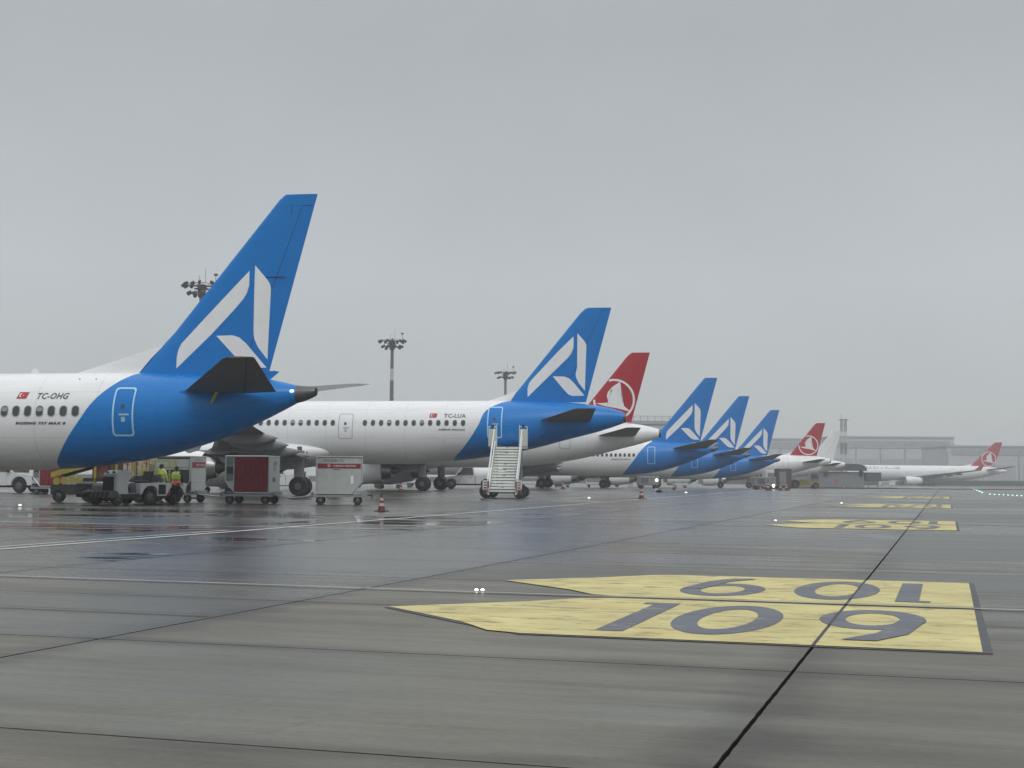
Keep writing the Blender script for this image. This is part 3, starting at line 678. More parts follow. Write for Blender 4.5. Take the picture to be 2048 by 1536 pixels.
        for dy_ in (-.42, .42):
            wprof = [(gr*.55, -gw/2+.02), (gr*.9, -gw/2), (gr, -gw/4), (gr, gw/4), (gr*.9, gw/2), (gr*.55, gw/2-.02)]
            for dx_ in ((0,) if kind != 'a33' else (-.75, .75)):
                wh = MB().lathe(wprof, (gx + dx_, sgn*gy + dy_, gr), 'Y', 24).build('tyre', M_black, go)
                MB().lathe([(gr*.2, -gw/2+.01), (gr*.56, -gw/2+.03), (gr*.56, gw/2-.03), (gr*.2, gw/2-.01)], (gx + dx_, sgn*gy + dy_, gr), 'Y', 16).build('rim', M_grim, wh)
    # nose gear
    nx = sp['nose']; g = MB(); g.tube((nx, 0, .4), (nx - .2, 0, 2.2), .09, .12, 10).tube((nx, -.3, .38), (nx, .3, .38), .06)
    go = g.build('nose_gear', M_metal, root)
    for dy_ in (-.25, .25): MB().lathe([(.2, -.1), (.36, -.11), (.38, 0), (.36, .11), (.2, .1)], (nx, dy_, .38), 'Y', 20).build('tyre', M_black, go)
    # belly fairing
    fx, fl_, fz0, fz1, fw = sp['fair']; rr = []
    zc, zh = (fz0 + fz1) / 2 + .15, (fz1 - fz0) / 2 + .15
    for i in range(25):
        t = -1 + 2 * i / 24; k = (1 - abs(t) ** 2.6) ** .55 if abs(t) < 1 else 0
        k = max(k, .02)
        rr.append([(fx + fl_ * t, fw * (.25 + .75*k) * math.sin(2*math.pi*j/32) * (1 if k > .05 else .2), zc + .35*(1-k) + zh * k * math.cos(2*math.pi*j/32)) for j in range(32)])
    MB().loft(rr).build('belly_fairing', M_white, root, smooth=60)
    # doors
    if door:
        for dd in door:
            xc, za, zt, dw, om, pm = dd
            o_ = [(xc + a, (za + zt)/2 + b) for a, b in rrect(dw, zt - za, .13)]
            i_ = [(xc + a, (za + zt)/2 + b) for a, b in rrect(dw - .13, zt - za - .13, .09)] if om is M_line else [(xc + a, (za + zt)/2 + b) for a, b in rrect(dw - .07, zt - za - .07, .11)]
            dr_ = decal('cabin_door', [i_], lambda x, z: skin(x, z, .004), pm, root, cut=(.5, .12))
            decal('door_outline', ring_poly(o_, i_), lambda x, z: skin(x, z, .007), om, dr_, cut=(.5, .12))
            if detail > 1:
                decal('door_window', [[(xc - .02 + a, za + (zt-za)*.60 + b) for a, b in rrect(.15, .2, .07)]], lambda x, z: skin(x, z, .008), M_glass, dr_, cut=(.5, .12))
                decal('door_handle', [[(xc + .05 + a, za + (zt-za)*.44 + b) for a, b in rrect(.42, .07, .03)], [(xc + .02 + a, za + (zt-za)*.34 + b) for a, b in rrect(.16, .2, .03)]], lambda x, z: skin(x, z, .008), mat('pale_handle_placard', (.34, .5, .62), .5), dr_, cut=(.5, .12))
    # windows
    if wins:
        wz, ww, wh, wp = sp['win']
        for xw in wins:
            o_ = decal('cabin_window', [[(xw + a, wz + b) for a, b in rrect(ww, wh, ww*.46, 5)]], lambda x, z: skin(x, z, .008), M_glass, root, cut=(.5, .12))
            if detail > 1:
                decal('window_frame', ring_poly([(xw + a, wz + b) for a, b in rrect(ww+.06, wh+.06, ww*.46+.03, 5)], [(xw + a, wz + b) for a, b in rrect(ww, wh, ww*.46, 5)]), lambda x, z: skin(x, z, .007), M_gline, o_, cut=(.5, .12))
                if random.random() < .12:
                    decal('window_blind', [[(xw + a, wz + wh*.18 + b) for a, b in rrect(ww*.9, wh*.45, ww*.3, 3)]], lambda x, z: skin(x, z, .011), M_gline, o_, cut=(.5, .12))
    def on(x_, z_, dz=.010): return lambda a, b: (x_ + a, skin(x_ + a, z_ + b, dz), z_ + b)
    if reg: text_on('registration_lettering', reg[0], on(reg[1], reg[2]), M_text, root, w_=reg[3], h_=reg[4], shear=reg[5] if len(reg) > 5 else 0, bold=.014, space=1.05)
    if typ: text_on('type_lettering', typ[0], on(typ[1], typ[2]), M_text, root, w_=typ[3], h_=typ[4], shear=.3, bold=.045, space=1.12)
    if flag:
        x_, z_, fw_, fh_, sk = flag
        fo = decal('flag_marking', [[(x_, z_), (x_ + fw_, z_), (x_ + fw_ + sk, z_ + fh_), (x_ + sk, z_ + fh_)]], lambda x, z: skin(x, z, .008), mat('flag_red', (.45, .02, .03), .5), root)
        cx_, cz_ = x_ + fw_*.33 + sk/2, z_ + fh_/2
        mo = [(cx_ + fh_*.30*math.cos(R(a)), cz_ + fh_*.30*math.sin(R(a))) for a in range(40, 321, 20)] + [(cx_ + fh_*.09 + fh_*.23*math.cos(R(a)), cz_ + fh_*.23*math.sin(R(a))) for a in range(310, 49, -20)]
        sx_, sz_ = cx_ + fh_*.42, cz_
        stp = [(sx_ + fh_*(.13 if i % 2 == 0 else .05)*math.cos(R(180 + 36*i)), sz_ + fh_*(.13 if i % 2 == 0 else .05)*math.sin(R(180 + 36*i))) for i in range(10)]
        decal('crescent_and_star', [mo, stp], lambda x, z: skin(x, z, .012), M_logo, fo)
    if extras: extras(root, skin, fy, sp)
    return root
AL = R(8.5)

def ex737(root, skin, fy, sp):
    def fl(x0, y, z): return (x0, y, z)
    # vhf blade on crown, tail navigation lamp, static discharge rod, probe, tail stinger fairing
    MB().prism([(-12.3, 5.40), (-11.95, 5.40), (-12.05, 5.62), (-12.22, 5.62)], -.02, .02).build('blade_antenna', M_white, root, smooth=0)
    MB().tube((-.92, -.40, 4.62), (-.80, -.42, 4.63), .035, .03, 8).build('tail_lamp', M_lamp, root)
    for x, z in ((-9.6, 5.1), (-8.9, 5.1)): MB().lathe([(.03, 0), (.03, .02)], (x, skin(x, z, .005) - .015, z), 'Y', 10).build('drain_port', M_grey, root)
    MB().tube((-2.16, -.11, 9.22), (-1.35, -.12, 9.22), .022, .015).build('fin_probe', M_black, root)
    MB().prism([(-2.1, 4.98), (-1.55, 5.42), (-1.72, 5.46), (-2.2, 5.44)], -.04, .04).build('rudder_foot', M_blue, root, smooth=0)
    MB().prism([(-5.45, 4.50), (-4.9, 4.66), (-4.7, 4.50), (-5.1, 4.44)], -1.25, -.95).build('tailplane_root_fairing', M_blue, root, smooth=30)
    MB().tube((-3.85, -1.28, 4.1), (-3.6, -1.35, 4.55), .05, .09).build('tailplane_bracket', M_yel, root)
    MB().lathe([(.0, 0), (.10, .02), (.10, .10), (.03, .16)], (-5.2, 0, 2.36), 'Z', 12).build('belly_beacon', M_grey, root)
    MB().prism([(-5.6, 2.30), (-4.8, 2.46), (-4.9, 2.28), (-5.3, 2.16)], -.08, .08).build('tail_skid', M_white, root, smooth=0)
    # rudder balance cut line near tip
    MB().loft([[(-1.15, -.085, 12.2), (-1.13, -.085, 12.2), (-1.13, -.05, 12.2), (-1.15, -.05, 12.2)], [(-1.12, -.09, 11.75), (-1.10, -.09, 11.75), (-1.10, -.05, 11.75), (-1.12, -.05, 11.75)]]).build('fin_seam', M_dark, root, smooth=0)

airliner('b7', 'blue and white airliner nearest the camera, lettered TC-OHG, with the tallest blue fin', (-7.78, 55.5), R(10.5), 'blue', detail=2,
    wins=[-9.35 - .505 * i for i in range(16)], door=[(-7.40, 2.79, 4.74, .86, M_line, M_blue)],
    reg=('TC-OHG', -11.07, 4.27, 1.34, .25, .25), typ=('BOEING 737 MAX 8', -11.87, 3.24, 2.14, .11), flag=(-11.97, 4.29, .42, .26, .09),
    group='airliners parked tail out in a row', extras=ex737)
airliner('a3', 'white airliner with blue tail lettered TC-LUA, with boarding stairs at its rear door', (7.03, 88.0), AL, 'blue', detail=2,
    wins=[-9.9 - .526 * i for i in range(13)] + [-18.3 - .528 * i for i in range(20)], door=[(-7.92, 3.68, 5.66, .93, M_line, M_blue), (-17.46, 3.60, 5.2, .93, M_gline, M_white)],
    reg=('TC-LUA', -11.14, 4.94, 1.38, .26, 0), typ=('AIRBUS A321neo', -11.49, 4.14, 1.72, .11), flag=(-12.09, 4.95, .46, .27, .03), group='airliners parked tail out in a row')
airliner('a3', 'white airliner whose large red fin shows behind the blue tail lettered TC-LUA', (12.63, 120.0), AL, 'red', detail=1, eng=(5.75,-27.0,4.2,1.22,1.72),
    wins=[-9.9 - .526 * i for i in range(10)], door=[(-7.92, 3.68, 5.66, .93, M_gline, M_white)], typ=('AIRBUS A330', -11.5, 4.14, 1.7, .14), group='airliners parked tail out in a row')
airliner('b7', 'blue tailed airliner just right of the nearest red fin, its rear windows showing', (23.21, 157.5), AL, 'blue', detail=1, z0=-.05,
    wins=[-9.35 - .505 * i for i in range(14)], door=[(-7.40, 2.79, 4.74, .86, M_line, M_blue)], typ=('BOEING 737 MAX 8', -11.87, 3.24, 2.14, .12), group='airliners parked tail out in a row')
airliner('b7', 'middle one of the three smaller blue finned airliners standing together', (32.25, 189.5), AL, 'blue', detail=1, z0=-.24,
    door=[(-7.40, 2.79, 4.74, .86, M_line, M_blue)], group='airliners parked tail out in a row')
airliner('b7', 'farthest blue finned airliner, the smallest blue tail, next to the small red fin', (42.91, 224.0), AL, 'blue', detail=1, z0=-.45,
    door=[(-7.40, 2.79, 4.74, .86, M_line, M_blue)], group='airliners parked tail out in a row')
airliner('a3', 'small white airliner with red fin and white bird emblem, after the last blue tail', (58.16, 256.0), AL, 'red', detail=1, z0=-.67,
    door=[(-7.92, 3.68, 5.66, .93, M_gline, M_white)], group='airliners parked tail out in a row')
airliner('a3', 'all white airliner with a plain white fin, the last one of the parked row', (69.46, 292.0), AL, 'white', detail=1, z0=-.93, group='airliners parked tail out in a row')
def ex330(root, skin, fy, sp):
    text_on('airline_name_lettering', 'TURKISH AIRLINES', lambda a, b: (-57.5 + a, skin(-57.5 + a, 6.35 + b, .02), 6.35 + b), mat('faded_navy_lettering', (.10, .12, .2), .5), root, w_=15.5, h_=1.0, bold=.01)
    gm = mat('pale_grey_swirl', (.42, .43, .44), .5)
    P_ = []
    for k in range(5):
        a, b = [], []
        for i in range(12):
            t = i / 11; x = -26.5 + k*1.1 + t * (6.5 - k*.5); z = 3.4 + .1*k + 2.6 * t ** (1.8 - .15*k); hw = .16 * math.sin(math.pi * min(max(t, .04), .96))
            a.append((x, z + hw)); b.append((x, z - hw))
        P_.append(a + b[::-1])
    for p in P_: decal('flank_swirl', [p], lambda x, z: skin(x, z, .015), gm, root, cut=(1, .5))
airliner('a33', 'distant white wide body airliner with red fin, standing side on before the hazy hangars', (188.53, 534.0), R(-3), 'red', detail=1, z0=-1.58,
    wins=None, extras=ex330)

# ---------------------------------------------------------------- haze
hz = MB().box(-700, 1000, -40, 1300, -2.8, 42).build('haze', bpy.data.materials.new('fog_air'), smooth=0); tag(hz, kind='stuff')
hm = hz.data.materials[0]; hm.use_nodes = True; hm.node_tree.nodes.clear()
_o = hm.node_tree.nodes.new('ShaderNodeOutputMaterial'); _v = hm.node_tree.nodes.new('ShaderNodeVolumePrincipled')
_v.inputs['Density'].default_value = .00065; _v.inputs['Color'].default_value = (.93, .95, .98, 1); _v.inputs['Anisotropy'].default_value = .1
hm.node_tree.links.new(_v.outputs[0], _o.inputs['Volume'])

# ---------------------------------------------------------------- background structures
M_hang = mat('haze_paled_cladding', (.52, .54, .55), .7, noise=.12, nscale=.15, noise_vec=(1, 1, .3))  # fog fading is put into these cladding colours, on top of the haze volume
M_hang2 = mat('darker_haze_paled_band', (.36, .38, .40), .7, noise=.2, nscale=.2)
M_clad = mat('grey_corrugated_cladding', (.24, .26, .28), .6, noise=.15, nscale=.6)
def building(name, label, cat, x0, x1, y, d, z0, z1, ribs, parts):
    r = empty(name, ((x0 + x1) / 2, y, z0), 0, label=label, cat=cat)
    w_ = (x1 - x0) / 2; h = z1 - z0
    MB().box(-w_, w_, 0, d, 0, h).build('wall', M_hang, r, smooth=0)
    MB().box(-w_ - .4, w_ + .4, -.4, d + .4, h + .003, h + .9).build('roof', M_hang2, r, smooth=0)
    parts(r, w_, h)
    return r
def hangar_parts(nd, band):
    def f(r, w_, h):
        MB().box(-w_ + 2, w_ - 2, -.25, -.003, h * (band), h * (band + .16)).build('upper_panel', M_hang2, r, smooth=0)
        for i in range(nd):
            x = -w_ + (i + .5) * 2 * w_ / nd; dw = w_ / nd * .8
            d_ = MB().box(x - dw, x + dw, -.2, -.003, 0, h * .55).build('hangar_door', mat('hangar_door_panel', (.40, .42, .44), .6, noise=.1), r, smooth=0)
            m = MB()
            for k in range(1, 5): m.box(x - dw + k*2*dw/5 - .15, x - dw + k*2*dw/5 + .15, -.32, -.203, 0, h*.55)
            m.build('door_rib', M_hang2, d_, smooth=0)
        for i in range(nd + 1):
            x = -w_ + i * 2 * w_ / nd; MB().box(x - .3, x + .3, -.5, -.003 , 0, h * .9).build('column', M_hang2, r, smooth=0)
    return f
building('hangar', 'tall pale hangar fading into fog, directly above the side on wide body', 'hangar', 160, 221, 700, 60, -1.7, 21.3, 0, hangar_parts(5, .78))
building('hangar', 'lower long hangar reaching the right edge of the view', 'hangar', 199, 330, 640, 40, -1.7, 15.6, 0, hangar_parts(8, .80))
building('hangar', 'foggy low hangar block between the last blue fin and the small red fin', 'hangar', 128, 152, 730, 30, -1.7, 20.8, 0, hangar_parts(2, .8))
def office(r, w_, h):
    for fl in range(4):
        for i in range(5):
            x = -w_ + 1 + i * 1.75; z = 1.2 + fl * 3.4
            f_ = MB().box(x - .6, x + .6, -.06, -.003, z, z + 1.5).build('window', M_grey, r, smooth=0)
            MB().box(x - .5, x + .5, -.075, -.063, z + .1, z + 1.4).build('pane', M_glass, f_, smooth=0)
    m = MB()
    for i in range(10): x = -w_ + i * 2 * w_ / 9; m.tube((x, .3, h + .9), (x, .3, h + 2), .05, n=5)
    m.tube((-w_, .3, h + 2), (w_, .3, h + 2), .05, n=5).tube((-w_, .3, h + 1.5), (w_, .3, h + 1.5), .04, n=5)
    m.build('roof_railing', M_dark, r)
building('terminal_building', 'grey flat roofed block with rooftop railing, between the red fin and a blue fin', 'building', 30, 46, 345, 15, -1.3, 14.2, 0, office)
far_strip = MB().box(-400, 520, 604, 612, -1.71, .55).build('low_dark_strip', mat('dark_far_surface', (.05, .06, .045), .9, noise=.4, nscale=.3), smooth=0); tag(far_strip, kind='structure')  # long low dark strip in front of the far hangars

# high light masts
def light_mast(x, y, z0, ztop, label, lit=False, first=[None]):
    r = empty('light_mast', (x, y, z0), 0, label=label, cat='light mast', group='high apron light masts')
    H = ztop - z0
    cols = [mat('pale_mast_paint', (.50, .52, .54), .5, noise=.1), mat('dark_mast_paint', (.12, .12, .125), .6)]; nb = 6; edges = [0, H*.26, H*.40, H*.54, H*.72, H*.80, H*.94]
    for i in range(nb):
        a, b = edges[i], edges[i+1]; ra, rb = .55 - .25*a/H, .55 - .25*b/H
        MB().tube((0, 0, a), (0, 0, b), ra, rb, 12).build('pole_section', cols[i % 2] , r)
    zt = H * .94
    m = MB(); m.tube((0, 0, zt - .3), (0, 0, H - .2), .5, .65, 10).tube((0, 0, zt + .9), (0, 0, zt + .98), 1.1, n=14)
    m.tube((.5, 0, H), (.5, 0, H + 2.2), .03, n=5).tube((-.4, .2, H), (-.4, .2, H + 1.2), .03, n=5)
    m.build('head_cage', M_dark, r)
    m = MB()
    for k in range(10):
        a = 2*math.pi*k/10
        for zz, rr in ((zt + .1, 1.7), (zt + 1.3, 2.3)):
            m.tube((0, 0, zz), (rr*math.cos(a), rr*math.sin(a), zz + .25), .045, n=5)
    for zz, rr in ((zt + .35, 1.7), (zt + 1.55, 2.3)):
        for k in range(20):
            a, b = 2*math.pi*k/20, 2*math.pi*(k+1)/20
            m.tube((rr*math.cos(a), rr*math.sin(a), zz), (rr*math.cos(b), rr*math.sin(b), zz), .04, n=5)
    m.build('ring_frame', M_dark, r)
    lampm = MB().obox((0, 0, 0), (.62, .36, .42), Matrix.Rotation(.5, 4, 'Y')).build('floodlight', M_dark, r, smooth=0)
    k = 0
    for zz, rr, nn in ((zt + .25, 1.95, 9), (zt + 1.5, 2.6, 12)):
        for i in range(nn):
            a = 2*math.pi*(i + .3)/nn + random.uniform(-.12, .12)
            o = lampm if k == 0 else lampm.copy()
            if k: COL.objects.link(o); o.parent = r
            o.location = (rr*math.cos(a), rr*math.sin(a), zz + random.uniform(-.15, .15)); o.rotation_euler = (0, 0, a); k += 1
    m = MB()
    m.tube((2.0, 0, zt+1.9), (2.0, 0, zt+2.9), .05, n=5).obox((2.0, 0, zt + 3.0), (.5, .3, .3))
    m.build('camera_post', M_dark, r)
    if lit: MB().lathe([(.05, 0), (.26, .07), (.26, .25), (.05, .3)], (1.2, -1.6, zt - .2), 'Z', 12).build('lit_lamp', M_lamp, r)
    return r
light_mast(-24.1, 280, -.9, 28.4, 'tall banded light mast rising above the white fuselage, between two tails')
light_mast(-1.7, 362, -1.25, 28.2, 'smaller light mast just left of the second blue fin')
light_mast(-44.7, 200, -.35, 28.6, 'light mast head poking out behind the nearest blue fin, one lamp lit', True)

# lattice mast
def lattice():
    x, y, z0, Ht = 80.6, 340, -1.2, 16.6
    r = empty('lattice_mast', (x, y, z0), R(8), label='slim red brown and white banded lattice mast, beside the grey enclosure', cat='mast')
    dk = mat('dark_banded_steel', (.20, .16, .155), .6); wt = mat('white_banded_steel', (.6, .62, .64), .6)
    for s_ in range(6):
        a, b = Ht*s_/6, Ht*(s_+1)/6; m = MB(); w_ = .55
        for sx in (-w_, w_):
            for sy in (-w_, w_): m.tube((sx, sy, a), (sx, sy, b), .06, n=6)
        for zz in (a, (a+b)/2):
            z2 = zz + (b-a)/2
            for p, q in (((-w_, -w_), (w_, -w_)), ((w_, -w_), (w_, w_)), ((w_, w_), (-w_, w_)), ((-w_, w_), (-w_, -w_))):
                m.tube((p[0], p[1], zz), (q[0], q[1], z2), .035, n=5).tube((q[0], q[1], zz), (p[0], p[1], z2), .035, n=5).tube((p[0], p[1], zz), (q[0], q[1], zz), .035, n=5)
        m.build('lattice_section', (wt, dk)[s_ % 2], r)
    MB().box(-.9, .9, -.9, .9, Ht, Ht + .12).tube((-.6, 0, Ht), (-.6, 0, Ht + 1.3), .05, n=5).build('top_platform', dk, r, smooth=0)
lattice()
# grey enclosure with ramp canopy
def enclosure():
    r = empty('equipment_shelter', (78, 335, -1.22), 0, label='grey corrugated walled enclosure with a dark rounded canopy along its top', cat='shelter')
    m = MB()
    for i in range(70):
        x = -10.5 + i * .24; m.box(x, x + .12, -.06, 0, .3, 4.0)
    m.box(-10.5, 6.2, 0, 5, .28, 4.0)
    m.build('cladding_wall', M_clad, r, smooth=0)
    MB().box(-12, 14, -.3, 5, 0, .28).build('plinth', M_dark, r, smooth=0)
    pr = [(-9.2, 4.35), (-8.4, 5.05), (-4, 5.9), (4.6, 5.9), (6.2, 5.5), (6.8, 4.7), (6.6, 4.25)]
    MB().prism(pr, -.8, 3).build('canopy', mat('dark_canopy_sheet', (.07, .075, .085), .5), r, smooth=0)
    MB().box(6.9, 10.5, .5, 4, 1.8, 3.9).build('ramp_box', mat('dark_canopy_sheet', (.07, .075, .085), .5), r, smooth=0)
    for x in (-6, -3, 5.5): MB().tube((x, -.3, 3.2), (x, -.3, 4.4), .5, n=8).build('canopy_bracket', M_dark, r)
    for x in (7.5, 9.8): MB().tube((x, 1, .28), (x, 1, 1.8), .12, n=6).build('post', M_steel, r)
    MB().box(-.9, .1, -.09, -.062, 1.2, 2.1).build('notice_panel', mat('faded_red_notice', (.38, .12, .12), .6), r, smooth=0)
    for x in (1.2, 3.6): MB().box(x - .12, x + .12, -1.0, -.8, 0, 1.0).build('bollard', M_yel, r, smooth=0)
enclosure()
kerb = MB().box(-30, 22, 0, .6, -.02, .2).build('kerb', M_dark, smooth=0, loc=(88, 300, -1.0)); kerb.rotation_euler = (0, 0, R(-12)); tag(kerb, kind='structure')

# ---------------------------------------------------------------- wheels, vehicles, carts
def wheel(parent, x, y, r, w_, rim=M_grim, name='wheel'):
    wo = MB().lathe([(r*.5, -w_/2+.02), (r*.88, -w_/2), (r, -w_/4), (r, w_/4), (r*.88, w_/2), (r*.5, w_/2-.02)], (x, y, r), 'Y', 20).build(name, M_black, parent)
    MB().lathe([(r*.12, -w_/2-.01), (r*.5, -w_/2+.025), (r*.55, -w_/2+.01), (r*.55, w_/2-.01), (r*.5, w_/2-.025), (r*.12, w_/2+.01)], (x, y, r), 'Y', 14).build('rim', rim, wo)
    return wo
def W(u, v):
    p = gnd(u, v); return p.x, p.y

# --- tow tractor in the foreground group; local x forward, y left
def tow_tractor():
    x, y = W(262, 1010); r = empty('tow_tractor', (x - .1, y + .9, 0), math.atan2(-.80, -.60), label='open white tow tractor with steering wheel and dark grille, left of the two workers', cat='tractor')
    a = r
    MB().box(-1.95, 1.75, -.78, .78, .30, .46).build('chassis', M_dark, a, smooth=0)
    # bumper with hazard stripes
    b = MB().box(1.55, 1.98, -.98, .98, .28, .60, .05).build('front_bumper', mat('dirty_bumper', (.09, .085, .065), .6, noise=.3), a)
    m = MB()
    for k in range(6):
        y0 = -.85 + k * .29; m.add([(1.985, y0, .31), (1.985, y0 + .13, .31), (1.985, y0 + .26, .57), (1.985, y0 + .13, .57)], [(0, 1, 2, 3)])
    m.build('hazard_stripe', M_black, b, smooth=0)
    MB().box(1.95, 2.25, -1.0, -.55, .32, .52, .03).build('push_pad', M_black, b)
    # cowl: tall white block at the driver's side with sloping back edge
    MB().prism([(1.62, .58), (1.62, 1.28), (1.40, 1.46), (.98, 1.46), (.78, 1.25), (1.02, .95), (.98, .46), (1.62, .46)], -.05, .86).build('engine_cowl', M_wpaint, a, smooth=0, bevel=.03)
    g = MB().box(1.625, 1.66, .02, .70, .60, 1.18).build('grille', M_black, a, smooth=0)
    m = MB()
    for k in range(7): m.box(1.662, 1.675, .05, .67, .64 + k*.075, .665 + k*.075)
    m.build('grille_slat', M_dark, g, smooth=0)
    for yy in (.15, .58): MB().lathe([(.02, .0), (.09, .01), (.10, .05), (.06, .06)], (1.50, yy, 1.33), 'X', 14).build('headlight', M_grim, a)
    MB().box(.95, 1.58, -.86, -.06, .58, .86, .04).build('side_deck', M_grey, a)
    # footwell, fenders
    MB().box(.15, .98, -.8, .8, .46, .50).build('footwell_floor', M_grey, a, smooth=0)
    def fender(x0, r_):
        for s in (-1, 1):
            pts = [(x0 - r_ - .16, .42)] + [(x0 - (r_ + .10) * math.cos(R(k)) , .36 + (r_ + .10) * math.sin(R(k))) for k in range(20, 161, 20)] + [(x0 + r_ + .16, .42), (x0 + r_ + .22, .92), (x0 - r_ - .22, .92)]
            MB().prism(pts, s * .62, s * .88).build('fender', M_wpaint, a, smooth=25)
    fender(.0 - .15, .36); fender(-1.5, .36)
    for xx in (-.15, -1.5):
        for s in (-1, 1): wheel(a, xx, s * .74, .36, .26)
    for s in (-1, 1): wheel(a, 1.45, s * .70, .33, .24)
    for s in (-1, 1):
        MB().box(-.95, -.52, s*.60 - .0, s*.60 + s*.28, .40, .90).build('battery_box', M_wpaint, a, smooth=0) if False else None
        f_ = MB().box(-1.0, -.50, min(s*.6, s*.87), max(s*.6, s*.87), .38, .94).build('battery_box', M_wpaint, a, smooth=0)
        MB().box(-.94, -.56, min(s*.872, s*.885), max(s*.872, s*.885), .44, .86).build('battery_panel', M_black, f_, smooth=0)
    MB().box(-1.98, -.2, -.58, .58, .46, .93).build('rear_deck', M_grey, a, smooth=0)
    MB().box(-1.2, -1.0, .60, .87, .40, .66).build('side_step', M_red, a, smooth=0)
    s_ = MB().box(-.45, .12, .05, .60, .93, 1.03, .03).build('seat', M_black, a); MB().prism([(-.45, 1.03), (-.30, 1.03), (-.42, 1.42), (-.52, 1.42)], .05, .60).build('backrest', M_black, s_, smooth=0)
    m = MB(); c = Vector((.55, .32, 1.22))
    for k in range(16):
        p = [c + Vector((-.08*math.sin(t), .20*math.cos(t), .19*math.sin(t))) for t in (2*math.pi*k/16, 2*math.pi*(k+1)/16)]
        m.tube(p[0], p[1], .018, n=6)
    m.tube(c, c + Vector((.28, 0, -.45)), .022, n=6); m.tube(c - Vector((0, .2, 0)), c + Vector((0, .2, 0)), .012, n=5)
    m.build('steering_wheel', mat('pale_cream_plastic', (.5, .48, .38), .5), a)
    MB().box(-2.2, -1.98, -.06, .06, .38, .5).build('tow_hitch', M_dark, a, smooth=0)
tow_tractor()
# bundle of folded covers on its deck
def bundle():
    r = MB(); 
    for k in range(4):
        z = k * .085; r.box(-.75 + .03*k, .62 - .05*k, -.38 + .02*k, .36 - .02*k, z, z + .08, .025)
    o = r.build('folded_cover', [mat('dark_grey_folded_fabric', (.05, .055, .065), .7, noise=.4, nscale=5)], None, smooth=40)
    x, y = W(285, 1008); o.location = (x, y + 1.1, .935); o.rotation_euler = (R(3), R(-4), R(6)); tag(o, 'stack of dark folded covers lying on the rear deck of the tow tractor', 'cover')
bundle()

# --- unit load container on a dolly
def dolly(x, y, rz, label, bar=1):
    r = empty('container_dolly', (x, y, 0), rz, label=label, cat='dolly', group='container dollies in the foreground')
    f_ = MB(); f_.box(-1.15, 1.15, -.78, -.70, .34, .44).box(-1.15, 1.15, .70, .78, .34, .44)
    for k in range(5): f_.box(-1.15 + k*.555, -1.07 + k*.555, -.699, .699, .35, .43)
    f_.build('frame', M_steel, r, smooth=0)
    for k in range(6): MB().tube((-.95 + k*.38, -.66, .455), (-.95 + k*.38, .66, .455), .035, n=8).build('roller', M_grim, r)
    for xx in (-.82, .82):
        for yy in (-.66, .66): wheel(r, xx, yy, .20, .14)
        MB().tube((xx, -.66, .20), (xx, .66, .20), .035, n=8).build('axle', M_dark, r)
    for xx in (-1.2, 1.2): MB().box(xx - .05, xx + .05, -.5, .5, .40, .56).build('end_stop', M_steel, r, smooth=0)
    s = bar
    m = MB().tube((s*1.15, -.35, .38), (s*1.9, 0, .30), .03, n=8).tube((s*1.15, .35, .38), (s*1.9, 0, .30), .03, n=8).tube((s*1.85, 0, .30), (s*2.3, 0, .28), .035, n=8)
    m.build('tow_bar', M_steel, r)
    MB().tube((-s*1.2, 0, .42), (-s*1.45, 0, .42), .04, n=8).tube((-s*1.45, 0, .28), (-s*1.45, 0, .5), .03, n=6).build('coupling', M_dark, r)
    return r
